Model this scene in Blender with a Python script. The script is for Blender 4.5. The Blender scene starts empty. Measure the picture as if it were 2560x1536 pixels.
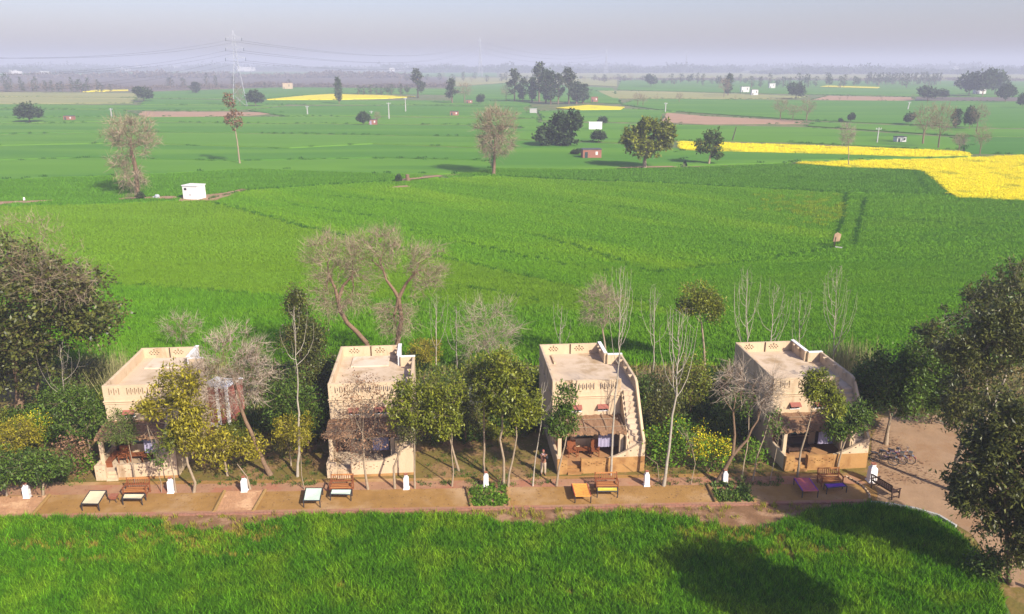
import bpy, math, random
import numpy as np
from mathutils import Vector, Matrix

random.seed(7)
RNG = np.random.default_rng(11)
SC = bpy.context.scene
COL = SC.collection
R = math.radians

# ---------------------------------------------------------------- camera, sky, sun, exposure
CAM_H, FPX, PITCH = 24.3, 2000.0, R(16.905)
cd = bpy.data.cameras.new('camera')
cam = bpy.data.objects.new('camera', cd)
COL.objects.link(cam)
cam.location = (0, 0, CAM_H)
cam.rotation_euler = (math.pi / 2 - PITCH, 0, 0)
cd.sensor_width = 36.0
cd.lens = 36.0 * FPX / 2560
cd.clip_start = 0.5
cd.clip_end = 60000
SC.camera = cam

SUN_AZ = math.atan2(0.62, -0.78)      # compass angle of the sun, from +Y towards +X
SUN_EL = R(35)
w = bpy.data.worlds.new('World')
SC.world = w
w.use_nodes = True
wn = w.node_tree.nodes
sky = wn.new('ShaderNodeTexSky')
sky.sky_type = 'NISHITA'
sky.sun_disc = False
sky.sun_elevation = SUN_EL
sky.sun_rotation = SUN_AZ
sky.air_density = 1.2
sky.dust_density = 1.6
sky.ozone_density = 3.5
wn['Background'].inputs['Strength'].default_value = 0.10
tint = wn.new('ShaderNodeMix')          # the winter haze turns the whole sky faintly lilac
tint.data_type = 'RGBA'
tint.blend_type = 'MULTIPLY'
tint.inputs['Factor'].default_value = 1.0
tint.inputs['B'].default_value = (.965, .875, 1.09, 1)
w.node_tree.links.new(sky.outputs['Color'], tint.inputs['A'])
w.node_tree.links.new(tint.outputs['Result'], wn['Background'].inputs['Color'])

sd = bpy.data.lights.new('sun', 'SUN')
sd.energy = 4.9
sd.angle = R(0.6)
sd.color = (1.0, 0.93, 0.82)
sun = bpy.data.objects.new('sun', sd)
COL.objects.link(sun)
sdir = Vector((math.sin(SUN_AZ) * math.cos(SUN_EL), math.cos(SUN_AZ) * math.cos(SUN_EL), math.sin(SUN_EL)))
sun.rotation_euler = sdir.to_track_quat('Z', 'Y').to_euler()
sun.location = sdir * 100

SC.view_settings.view_transform = 'Standard'
SC.view_settings.look = 'None'
SC.view_settings.gamma = 1.0
SC.view_settings.exposure = 0.68
SC.view_settings.use_curve_mapping = False
SC.render.engine = 'CYCLES'
SC.cycles.max_bounces = 5
SC.cycles.diffuse_bounces = 2
SC.cycles.glossy_bounces = 2
SC.cycles.transparent_max_bounces = 8
SC.cycles.volume_bounces = 0

CP, SP = math.cos(PITCH), math.sin(PITCH)


def ray(px, py):
    a, b = (px - 1280) / FPX, (py - 768) / FPX
    return Vector((a, CP - b * SP, -SP - b * CP))


def at(px, py, z=0.0):
    """point of the land at height z that is seen at photo pixel px, py"""
    d = ray(px, py)
    t = (z - CAM_H) / d.z
    return Vector((d.x * t, d.y * t, z))


def on(px, py, Y):
    """point at distance Y ahead that is seen at photo pixel px, py"""
    d = ray(px, py)
    t = Y / d.y
    return Vector((d.x * t, Y, CAM_H + d.z * t))


# ---------------------------------------------------------------- materials
MATS = {}


def mat(name, c1, c2=None, scale=3.0, rough=0.85, bump=0.0, bscale=None, island=0.0, c3=None, s3=0.3, stretch=None, turn=0.0, spec=0.2, metal=0.0, transl=0.0, detail=5.0, contrast=0.22, mask3=(0.5, 0.62)):
    """Procedural material: noise between c1 and c2 in world space, large patches of c3, brightness per piece."""
    if name in MATS:
        return MATS[name]
    m = bpy.data.materials.new(name)
    m.use_nodes = True
    nt = m.node_tree
    N, L = nt.nodes, nt.links
    b = N['Principled BSDF']
    b.inputs['Roughness'].default_value = rough
    b.inputs['Specular IOR Level'].default_value = spec
    b.inputs['Metallic'].default_value = metal
    geo = N.new('ShaderNodeNewGeometry')
    vec = geo.outputs['Position']
    if stretch:
        mp = N.new('ShaderNodeMapping')
        mp.vector_type = 'TEXTURE'
        mp.inputs['Scale'].default_value = tuple(1 / q for q in stretch)
        mp.inputs['Rotation'].default_value = (0, 0, turn)
        L.new(vec, mp.inputs['Vector'])
        vec2 = mp.outputs['Vector']
    else:
        vec2 = vec
    c2 = c2 or tuple(x * 0.8 for x in c1)
    nz = N.new('ShaderNodeTexNoise')
    nz.inputs['Scale'].default_value = scale
    nz.inputs['Detail'].default_value = detail
    nz.inputs['Roughness'].default_value = 0.6
    L.new(vec2, nz.inputs['Vector'])
    rp = N.new('ShaderNodeMapRange')
    rp.inputs['From Min'].default_value = 0.5 - contrast
    rp.inputs['From Max'].default_value = 0.5 + contrast
    L.new(nz.outputs['Fac'], rp.inputs['Value'])
    mx = N.new('ShaderNodeMix')
    mx.data_type = 'RGBA'
    mx.inputs['A'].default_value = (*c1, 1)
    mx.inputs['B'].default_value = (*c2, 1)
    L.new(rp.outputs['Result'], mx.inputs['Factor'])
    out = mx.outputs['Result']
    if c3:
        n3 = N.new('ShaderNodeTexNoise')
        n3.inputs['Scale'].default_value = s3
        n3.inputs['Detail'].default_value = 6
        n3.inputs['Roughness'].default_value = 0.62
        L.new(vec2, n3.inputs['Vector'])
        r3 = N.new('ShaderNodeMapRange')
        r3.inputs['From Min'].default_value = mask3[0]
        r3.inputs['From Max'].default_value = mask3[1]
        L.new(n3.outputs['Fac'], r3.inputs['Value'])
        m3 = N.new('ShaderNodeMix')
        m3.data_type = 'RGBA'
        m3.inputs['B'].default_value = (*c3, 1)
        L.new(r3.outputs['Result'], m3.inputs['Factor'])
        L.new(out, m3.inputs['A'])
        out = m3.outputs['Result']
    if island:
        hs = N.new('ShaderNodeHueSaturation')
        r4 = N.new('ShaderNodeMapRange')
        r4.inputs['To Min'].default_value = 1 - island
        r4.inputs['To Max'].default_value = 1 + island
        L.new(geo.outputs['Random Per Island'], r4.inputs['Value'])
        L.new(r4.outputs['Result'], hs.inputs['Value'])
        L.new(out, hs.inputs['Color'])
        out = hs.outputs['Color']
    L.new(out, b.inputs['Base Color'])
    if bump:
        nb = N.new('ShaderNodeTexNoise')
        nb.inputs['Scale'].default_value = bscale or scale * 4
        nb.inputs['Detail'].default_value = 6
        L.new(vec2, nb.inputs['Vector'])
        bp = N.new('ShaderNodeBump')
        bp.inputs['Strength'].default_value = bump
        bp.inputs['Distance'].default_value = 0.08
        L.new(nb.outputs['Fac'], bp.inputs['Height'])
        L.new(bp.outputs['Normal'], b.inputs['Normal'])
    if transl:
        tr = N.new('ShaderNodeBsdfTranslucent')
        L.new(out, tr.inputs['Color'])
        ms = N.new('ShaderNodeMixShader')
        ms.inputs['Fac'].default_value = transl
        L.new(b.outputs['BSDF'], ms.inputs[1])
        L.new(tr.outputs['BSDF'], ms.inputs[2])
        L.new(ms.outputs['Shader'], N['Material Output'].inputs['Surface'])
    MATS[name] = m
    return m


# land
mat('soil', (.13, .15, .04), (.08, .14, .03), .35, bump=.4, bscale=4, c3=(.22, .17, .08), s3=.1)
mat('yard', (.37, .205, .062), (.26, .14, .04), .9, bump=.35, bscale=9, c3=(.44, .28, .14), s3=.22, mask3=(.5, .66))
mat('path', (.40, .22, .12), (.31, .165, .09), 1.2, bump=.3, bscale=8, c3=(.36, .155, .085), s3=.5)
mat('parking', (.37, .235, .13), (.28, .175, .095), .8, bump=.35, bscale=7, c3=(.29, .17, .085), s3=.35)
mat('garden', (.20, .13, .035), (.12, .11, .02), .8, bump=.5, bscale=6, c3=(.28, .165, .07), s3=.55)
mat('bank', (.25, .135, .065), (.17, .09, .042), 1.5, bump=.6, bscale=10, c3=(.34, .20, .11), s3=.8)
mat('tilled', (.37, .20, .10), (.27, .145, .075), 3, bump=.8, bscale=9, c3=(.43, .26, .14), s3=1)
mat('ploughed', (.42, .25, .145), (.33, .20, .115), .12, bump=.4, bscale=.8)
mat('stubble', (.30, .25, .10), (.24, .19, .09), .05, stretch=(.3, 1, 1))
mat('scrubland', (.15, .115, .085), (.11, .085, .065), .03, stretch=(.4, 1, 1))
mat('straw', (.34, .31, .10), (.22, .24, .07), .06, stretch=(.2, 1, 1))
ST = (.16, 1.0, 1.0)
mat('wheat', (.145, .32, .010), (.11, .265, .010), .30, stretch=ST, turn=R(-42), c3=(.19, .35, .010), s3=.08, island=.22, mask3=(.48, .66), transl=.18, contrast=.16, spec=.04)
mat('wheat_light', (.17, .31, .012), (.14, .27, .010), .30, stretch=(.3, 1, 1), turn=R(-12), c3=(.165, .31, .015), s3=.10, island=.22, transl=.18, contrast=.18, spec=.04)
mat('wheat_right', (.14, .31, .010), (.10, .255, .010), .30, stretch=ST, turn=R(8), c3=(.13, .275, .014), s3=.10, island=.22, mask3=(.48, .66), transl=.18, contrast=.16, spec=.04)
mat('wheat_deep', (.11, .265, .014), (.085, .22, .011), .25, stretch=ST, c3=(.10, .25, .014), s3=.10, island=.22, transl=.18, contrast=.16, spec=.04)
mat('wheat_line', (.05, .15, .012), (.03, .11, .010), .3, island=.4, transl=.15, spec=.04)
mat('wheat_near', (.125, .30, .010), (.06, .19, .007), .9, c3=(.20, .34, .014), s3=.35, island=.7, mask3=(.48, .66), transl=.22, spec=.04)
mat('wheat_dry', (.26, .30, .02), (.34, .26, .05), .6, island=.45, transl=.2, spec=.04)
mat('field_green', (.085, .215, .02), (.065, .18, .018), .10, stretch=ST, c3=(.11, .24, .02), s3=.04, bump=.6, bscale=1.5, detail=9, spec=.04)
mat('field_light', (.115, .25, .02), (.09, .215, .018), .10, stretch=ST, c3=(.07, .185, .02), s3=.04, bump=.6, bscale=1.5, detail=9, spec=.04)
mat('field_deep', (.065, .185, .02), (.05, .155, .018), .10, stretch=ST, c3=(.07, .195, .02), s3=.04, bump=.6, bscale=1.5, detail=9, spec=.04)
mat('mustard', (.78, .66, .006), (.68, .53, .008), .5, c3=(.36, .38, .02), s3=.14, mask3=(.54, .70), bump=.4, bscale=3)
mat('mustard_bloom', (.86, .74, .004), (.78, .65, .004), .8, island=.2, c3=(.40, .38, .02), s3=.14, mask3=(.54, .70))
# built
mat('plaster', (.62, .47, .30), (.53, .39, .245), 1.6, bump=.2, bscale=7, c3=(.36, .245, .14), s3=1.2, mask3=(.54, .70), rough=.92, stretch=(1, 1, .35), detail=8)
mat('plaster_white', (.74, .70, .66), (.66, .62, .58), 2, bump=.1, bscale=9)
mat('roof_screed', (.60, .47, .33), (.50, .37, .24), .9, bump=.15, c3=(.36, .245, .13), s3=.45, mask3=(.52, .68), rough=.95)
mat('roof_patch', (.66, .54, .41), (.58, .46, .33), 1.0, bump=.1, c3=(.50, .38, .25), s3=.9)
mat('mud', (.43, .24, .085), (.36, .19, .065), 1.6, bump=.15, bscale=9, c3=(.29, .145, .05), s3=.8)
mat('mud_floor', (.40, .21, .09), (.33, .17, .07), 1.6, bump=.1)
mat('white_paint', (.82, .79, .76), (.74, .71, .68), 3, bump=.05)
mat('red_tile', (.34, .12, .085), (.25, .09, .065), 6, bump=.2)
mat('brick', (.34, .17, .11), (.25, .12, .08), 5, bump=.3, island=.25)
mat('brick_wall', (.36, .15, .10), (.26, .11, .08), 1.5, bump=.3)
mat('thatch', (.33, .19, .10), (.22, .12, .065), 7, bump=.9, bscale=30, stretch=(1, .25, 1))
mat('bamboo', (.36, .27, .18), (.26, .19, .12), 6)
mat('wood', (.26, .085, .03), (.18, .055, .02), 5, rough=.5, spec=.4)
mat('wood_light', (.50, .22, .075), (.40, .17, .05), 6, rough=.5, spec=.4)
mat('wood_dark', (.065, .035, .025), (.04, .022, .016), 6, rough=.5, spec=.4)
mat('dark_metal', (.035, .035, .04), (.025, .025, .03), 5, rough=.5, spec=.5)
mat('steel', (.55, .55, .56), (.45, .45, .46), 8, rough=.3, metal=.9)
mat('rubber', (.02, .02, .022), None, 8)
mat('bike_red', (.30, .02, .05), None, 8, rough=.4, spec=.5)
mat('bike_black', (.03, .03, .035), None, 8, rough=.4, spec=.5)
mat('bike_violet', (.10, .05, .16), None, 8, rough=.4, spec=.5)
mat('seat_cream', (.74, .63, .40), (.66, .55, .34), 6)
mat('seat_mint', (.66, .76, .62), (.55, .68, .52), 4)
mat('seat_yellow', (.70, .55, .08), (.62, .44, .06), 5)
mat('seat_orange', (.72, .42, .07), (.60, .20, .05), 9)
mat('seat_violet', (.14, .04, .34), (.20, .06, .34), 6)
mat('seat_coral', (.55, .15, .07), (.38, .08, .20), 5)
mat('rope_red', (.45, .09, .05), None, 8)
mat('curtain', (.36, .32, .42), (.31, .28, .38), 3)
mat('glass_dark', (.05, .08, .08), (.03, .05, .05), 2, rough=.15, spec=.5)
mat('blind', (.20, .29, .25), (.16, .24, .21), 3)
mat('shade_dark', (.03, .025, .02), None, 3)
mat('terracotta', (.36, .14, .08), (.28, .10, .06), 6)
mat('grey_roof', (.10, .10, .11), (.08, .08, .09), 2)
mat('concrete', (.45, .43, .40), (.38, .36, .33), 2, bump=.1)
mat('galvanised', (.42, .43, .45), (.36, .37, .39), 3, rough=.5)
# plants
mat('bark', (.25, .16, .095), (.16, .10, .06), 6, bump=.5, bscale=20)
mat('bark_pale', (.37, .28, .185), (.26, .195, .125), 5, bump=.3, bscale=20)
mat('bark_white', (.43, .37, .285), (.31, .26, .195), 5, bump=.2, bscale=20)
mat('twig', (.35, .275, .175), (.24, .185, .115), 2, island=.3)
mat('twig_grey', (.40, .32, .235), (.30, .235, .17), 2, island=.3)
mat('leaf_olive', (.25, .255, .016), (.10, .135, .012), 1.6, island=.6, rough=.45, spec=.4, transl=.25)
mat('leaf_gold', (.37, .305, .017), (.19, .175, .014), 1.6, island=.6, rough=.5, spec=.3, transl=.25)
mat('leaf_green', (.12, .18, .018), (.05, .10, .012), 1.5, island=.6, rough=.5, spec=.3, transl=.25)
mat('leaf_bright', (.15, .26, .014), (.08, .17, .012), 1.5, island=.4, rough=.6, transl=.2)
mat('leaf_dark', (.135, .135, .022), (.05, .066, .013), 1.2, island=.6, rough=.45, spec=.4, transl=.18)
mat('leaf_brown', (.26, .14, .075), (.16, .09, .05), 2, island=.5)
mat('leaf_feather', (.15, .19, .04), (.09, .13, .025), 2, island=.4, transl=.2)
mat('leaf_far', (.055, .085, .024), (.026, .05, .018), .3, island=.5)
mat('leaf_gum', (.085, .105, .045), (.045, .065, .03), .3, island=.5)
mat('twig_far', (.17, .125, .09), (.11, .085, .06), .3, island=.4)
mat('earth', (.36, .225, .08), (.29, .17, .06), 4, bump=.3)
mat('wheat_pale', (.21, .32, .010), (.26, .33, .010), .4, island=.4, transl=.2, spec=.04)
mat('bloom', (.72, .58, .01), (.55, .48, .015), 2, island=.3)
mat('reed', (.34, .30, .13), (.22, .22, .08), 2, island=.4)
mat('reed_dry', (.36, .24, .14), (.27, .17, .10), 2, island=.4)
mat('skin', (.36, .18, .11))
mat('jacket', (.20, .10, .06), (.14, .07, .045), 12)
mat('trousers', (.48, .38, .27))
mat('scarf', (.55, .45, .45), (.30, .16, .16), 25)
mat('sleeve', (.03, .03, .035))
mat('cap', (.50, .16, .12))


# ---------------------------------------------------------------- object helpers
def tag(o, label=None, cat=None, group=None, kind=None):
    for k, v in (('label', label), ('category', cat), ('group', group), ('kind', kind)):
        if v:
            o[k] = v
    return o


def empty(name, loc, label, cat, group=None, rz=0.0):
    o = bpy.data.objects.new(name, None)
    COL.objects.link(o)
    o.location = loc
    o.rotation_euler = (0, 0, rz)
    o.empty_display_size = .3
    return tag(o, label, cat, group)


def obj(name, me, parent=None, loc=None, rot=None):
    o = bpy.data.objects.new(name, me)
    COL.objects.link(o)
    if parent:
        o.parent = parent
    if loc is not None:
        o.location = loc
    if rot is not None:
        o.rotation_euler = rot
    return o


def mesh_np(name, V, F, m, smooth=False):
    """mesh from a vertex array and one array of equal-sided faces"""
    V = np.asarray(V, np.float32)
    F = np.asarray(F, np.int32)
    me = bpy.data.meshes.new(name)
    k = F.shape[1]
    me.vertices.add(len(V))
    me.vertices.foreach_set('co', V.ravel())
    me.loops.add(F.size)
    me.loops.foreach_set('vertex_index', F.ravel())
    me.polygons.add(len(F))
    me.polygons.foreach_set('loop_start', np.arange(0, F.size, k, dtype=np.int32))
    me.update(calc_edges=True)
    if smooth:
        me.polygons.foreach_set('use_smooth', np.ones(len(F), bool))
    me.materials.append(MATS[m])
    return me


class MB:
    """collects boxes, prisms, tubes and loose polygons into ONE mesh"""

    def __init__(s):
        s.v, s.f = [], []

    def poly(s, pts, faces):
        n = len(s.v)
        s.v += [tuple(p) for p in pts]
        s.f += [tuple(i + n for i in f) for f in faces]
        return s

    def box(s, x0, x1, y0, y1, z0, z1):
        return s.poly([(x0, y0, z0), (x1, y0, z0), (x1, y1, z0), (x0, y1, z0), (x0, y0, z1), (x1, y0, z1), (x1, y1, z1), (x0, y1, z1)],
                      [(0, 3, 2, 1), (4, 5, 6, 7), (0, 1, 5, 4), (1, 2, 6, 5), (2, 3, 7, 6), (3, 0, 4, 7)])

    def frus(s, cx, cy, z0, z1, a0, a1, b0=None, b1=None):
        b0 = a0 if b0 is None else b0
        b1 = a1 if b1 is None else b1
        return s.poly([(cx - a0, cy - b0, z0), (cx + a0, cy - b0, z0), (cx + a0, cy + b0, z0), (cx - a0, cy + b0, z0),
                       (cx - a1, cy - b1, z1), (cx + a1, cy - b1, z1), (cx + a1, cy + b1, z1), (cx - a1, cy + b1, z1)],
                      [(0, 3, 2, 1), (4, 5, 6, 7), (0, 1, 5, 4), (1, 2, 6, 5), (2, 3, 7, 6), (3, 0, 4, 7)])

    def prism(s, prof, axis, a, b):
        """profile of 2-D points extruded along axis 0 or 1 or 2 from a to b"""
        n = len(prof)

        def p(q, t):
            if axis == 0:
                return (t, q[0], q[1])
            if axis == 1:
                return (q[0], t, q[1])
            return (q[0], q[1], t)
        pts = [p(q, a) for q in prof] + [p(q, b) for q in prof]
        return s.poly(pts, [tuple(range(n)), tuple(range(2 * n - 1, n - 1, -1))] + [(i, i + n, (i + 1) % n + n, (i + 1) % n) for i in range(n)])

    def tube(s, p0, p1, r0, r1=None, k=6):
        r1 = r0 if r1 is None else r1
        p0, p1 = Vector(p0), Vector(p1)
        d = (p1 - p0).normalized()
        a = d.orthogonal().normalized()
        b = d.cross(a)
        A = [p0 + (a * math.cos(t) + b * math.sin(t)) * r0 for t in [2 * math.pi * i / k for i in range(k)]]
        B = [p1 + (a * math.cos(t) + b * math.sin(t)) * r1 for t in [2 * math.pi * i / k for i in range(k)]]
        return s.poly(A + B, [(i, (i + 1) % k, (i + 1) % k + k, i + k) for i in range(k)] + [tuple(range(k - 1, -1, -1)), tuple(range(k, 2 * k))])

    def ring(s, c, axis, r, t, n=20, k=5):
        c, axis = Vector(c), Vector(axis).normalized()
        a = axis.orthogonal().normalized()
        b = axis.cross(a)
        pts, fs = [], []
        for i in range(n):
            th = 2 * math.pi * i / n
            d = a * math.cos(th) + b * math.sin(th)
            for j in range(k):
                ph = 2 * math.pi * j / k
                pts.append(c + d * (r + t * math.cos(ph)) + axis * t * math.sin(ph))
        for i in range(n):
            for j in range(k):
                fs.append((i * k + j, ((i + 1) % n) * k + j, ((i + 1) % n) * k + (j + 1) % k, i * k + (j + 1) % k))
        return s.poly(pts, fs)

    def lathe(s, prof, cx=0, cy=0, k=12):
        pts, fs = [], []
        for r, z in prof:
            for i in range(k):
                pts.append((cx + r * math.cos(2 * math.pi * i / k), cy + r * math.sin(2 * math.pi * i / k), z))
        for j in range(len(prof) - 1):
            for i in range(k):
                fs.append((j * k + i, j * k + (i + 1) % k, (j + 1) * k + (i + 1) % k, (j + 1) * k + i))
        fs.append(tuple(range(k - 1, -1, -1)))
        fs.append(tuple(range((len(prof) - 1) * k, len(prof) * k)))
        return s.poly(pts, fs)

    def panel(s, w, h, t, holes, fn):
        """upright slab w x h x t with real rectangular openings; fn maps (along, through, up) to space"""
        xs = sorted({0, w} | {q for o in holes for q in o[:2]})
        zs = sorted({0, h} | {q for o in holes for q in o[2:]})
        nx, nz = len(xs) - 1, len(zs) - 1
        full = [[not any(o[0] <= (xs[i] + xs[i + 1]) / 2 <= o[1] and o[2] <= (zs[j] + zs[j + 1]) / 2 <= o[3] for o in holes) for j in range(nz)] for i in range(nx)]

        def q(*pp):
            s.poly([fn(*p) for p in pp], [(0, 1, 2, 3)])
        for i in range(nx):
            for j in range(nz):
                if not full[i][j]:
                    continue
                x0, x1, z0, z1 = xs[i], xs[i + 1], zs[j], zs[j + 1]
                q((x0, 0, z0), (x1, 0, z0), (x1, 0, z1), (x0, 0, z1))
                q((x0, t, z0), (x0, t, z1), (x1, t, z1), (x1, t, z0))
                if i == 0 or not full[i - 1][j]:
                    q((x0, 0, z0), (x0, 0, z1), (x0, t, z1), (x0, t, z0))
                if i == nx - 1 or not full[i + 1][j]:
                    q((x1, 0, z0), (x1, t, z0), (x1, t, z1), (x1, 0, z1))
                if j == 0 or not full[i][j - 1]:
                    q((x0, 0, z0), (x0, t, z0), (x1, t, z0), (x1, 0, z0))
                if j == nz - 1 or not full[i][j + 1]:
                    q((x0, 0, z1), (x1, 0, z1), (x1, t, z1), (x0, t, z1))
        return s

    def mesh(s, name, m, smooth=False):
        me = bpy.data.meshes.new(name)
        me.from_pydata(s.v, [], s.f)
        me.materials.append(MATS[m])
        if smooth:
            for p in me.polygons:
                p.use_smooth = True
        return me

    def build(s, name, m, parent=None, smooth=False, bevel=0.0, **k):
        o = obj(name, s.mesh(name, m, smooth), parent, **k)
        if bevel:
            b = o.modifiers.new('bevel', 'BEVEL')
            b.width = bevel
            b.segments = 1
            b.limit_method = 'ANGLE'
        return o


def copy_tree(o, parent=None):
    c = o.copy()
    COL.objects.link(c)
    c.parent = parent
    for ch in list(o.children):
        copy_tree(ch, c)
    return c


# ---------------------------------------------------------------- land
def sheet(name, pts, m, z, kind='structure'):
    """flat sheet over a polygon of land points (x, y)"""
    me = bpy.data.meshes.new(name)
    me.from_pydata([(p[0], p[1], z) for p in pts], [], [tuple(range(len(pts)))])
    me.materials.append(MATS[m])
    if me.polygons[0].normal.z < 0:
        me.flip_normals()
    return tag(obj(name, me), kind=kind)


def slab(name, pts, m, h, kind='structure'):
    n = len(pts)
    area = sum(pts[i][0] * pts[(i + 1) % n][1] - pts[(i + 1) % n][0] * pts[i][1] for i in range(n))
    if area < 0:
        pts = pts[::-1]
    v = [(p[0], p[1], 0) for p in pts] + [(p[0], p[1], h) for p in pts]
    f = [tuple(range(n, 2 * n))] + [(i, (i + 1) % n, (i + 1) % n + n, i + n) for i in range(n)]
    me = bpy.data.meshes.new(name)
    me.from_pydata(v, [], f)
    me.materials.append(MATS[m])
    return tag(obj(name, me), kind=kind)


def px_land(pp):
    return [(lambda q: (q.x, q.y))(at(*p)) for p in pp]


FAR = 19000
me = bpy.data.meshes.new('ground')
me.from_pydata([(-FAR, -300, 0), (FAR, -300, 0), (FAR, FAR, 0), (-FAR, FAR, 0)], [], [(0, 1, 2, 3)])
me.materials.append(MATS['soil'])
tag(obj('ground', me), kind='structure')

K = 1.0351          # the full view was read at 1/1.0351 of the photograph's pixels


def D(*pp):
    return px_land([(x * K, y * K) for x, y in pp])


# yard along the front of the cottages; the row runs about two degrees off the picture plane
yard_front = [(-46, 38.72), (-28.5, 39.35), (-10, 39.95), (5, 40.45), (20.6, 41.0)]
curve = D((2100, 1216), (2150, 1221), (2210, 1232), (2265, 1248), (2310, 1275), (2345, 1320), (2380, 1370), (2415, 1430), (2450, 1500))
sheet('garden_ground', [(-70, 38)] + yard_front + curve[1:] + [(27, 18), (75, 18), (75, 64), (-70, 64)], 'garden', .008)
sheet('yard', yard_front + [curve[0], curve[1]] + D((2130, 1170), (2090, 1150)) + [(16.5, 44.6), (3, 44.1), (-11, 43.7), (-25, 43.4), (-46, 42.8)], 'yard', .012)
sheet('path', [(-46, 41.35), (-20, 42.05), (0, 42.75), (20, 43.2), (21.5, 43.1), (21, 44.2), (10, 43.95), (-10, 43.35), (-46, 42.5)], 'path', .016)
sheet('parking_ground', D((2105, 1160), (2105, 1060), (2130, 1010), (2230, 1000), (2330, 1010), (2470, 1060), (2520, 1150), (2520, 1300), (2480, 1420), (2440, 1420), (2390, 1350), (2345, 1290), (2290, 1258), (2230, 1236), (2150, 1219), (2118, 1216), (2120, 1190)), 'parking', .020)
sheet('dirt_track', [(25.6, 31.5), (29, 34), (27, 24), (23, 18), (21.6, 18), (23.2, 24)], 'parking', .024)
tag(sheet('bank', [(-60, 35.0), (-28, 35.0), (-10, 35.0), (14, 35.0), (20.5, 39.0), (20.6, 40.9)] + [(5, 40.35), (-10, 39.85), (-28.5, 39.25), (-46, 38.62)], 'bank', .028), kind='structure')

# fields: slabs of crop, the gaps between them are the bunds
NEARF = [(-60, 38.3), (-33, 38.8), (-25, 39.1), (-20, 38.9), (-17.5, 38.0), (-15.5, 38.0), (-13.5, 38.8), (-11, 39.4), (-7.5, 39.3), (-4.5, 39.45), (-1.5, 39.2), (-.5, 38.5), (2.5, 38.45), (4, 39.5), (7, 39.6), (9.5, 39.2), (11, 38.6), (12.5, 38.2), (14, 38.3), (15.5, 39.1), (17.5, 40.0), (20.6, 40.6),
         (23.2, 39.6), (23.9, 37.6), (24.0, 35.2), (23.2, 32.5), (21.8, 29.5), (20.2, 24), (19.2, 17), (-60, 17)]
slab('wheat_field', NEARF, 'garden', .034)
A_F = D((-300, 520), (0, 506), (240, 501), (425, 492), (488, 491), (560, 508), (720, 553), (900, 597), (1100, 640), (1400, 705), (1700, 780), (1950, 850)) + [(20, 63.0), (-95, 63.0)]
B_F = D((500, 488), (600, 466), (800, 452), (960, 444), (1060, 436), (1200, 431), (1400, 442), (1556, 446), (1800, 459), (2040, 472), (2034, 540), (2010, 603), (1800, 638), (1560, 664), (1400, 700), (1100, 635), (900, 592), (720, 548), (560, 503))
C_F = D((2046, 473), (2300, 478), (2800, 490), (2950, 560), (3000, 640)) + [(75, 63), (24, 63)] + D((1960, 850), (1710, 780), (1420, 705), (1570, 668), (1806, 642), (2016, 608), (2040, 542))
slab('wheat_field', A_F, 'wheat_light', .3)
slab('wheat_field', B_F, 'wheat', .3)
slab('wheat_field', C_F, 'wheat_right', .3)
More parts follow.
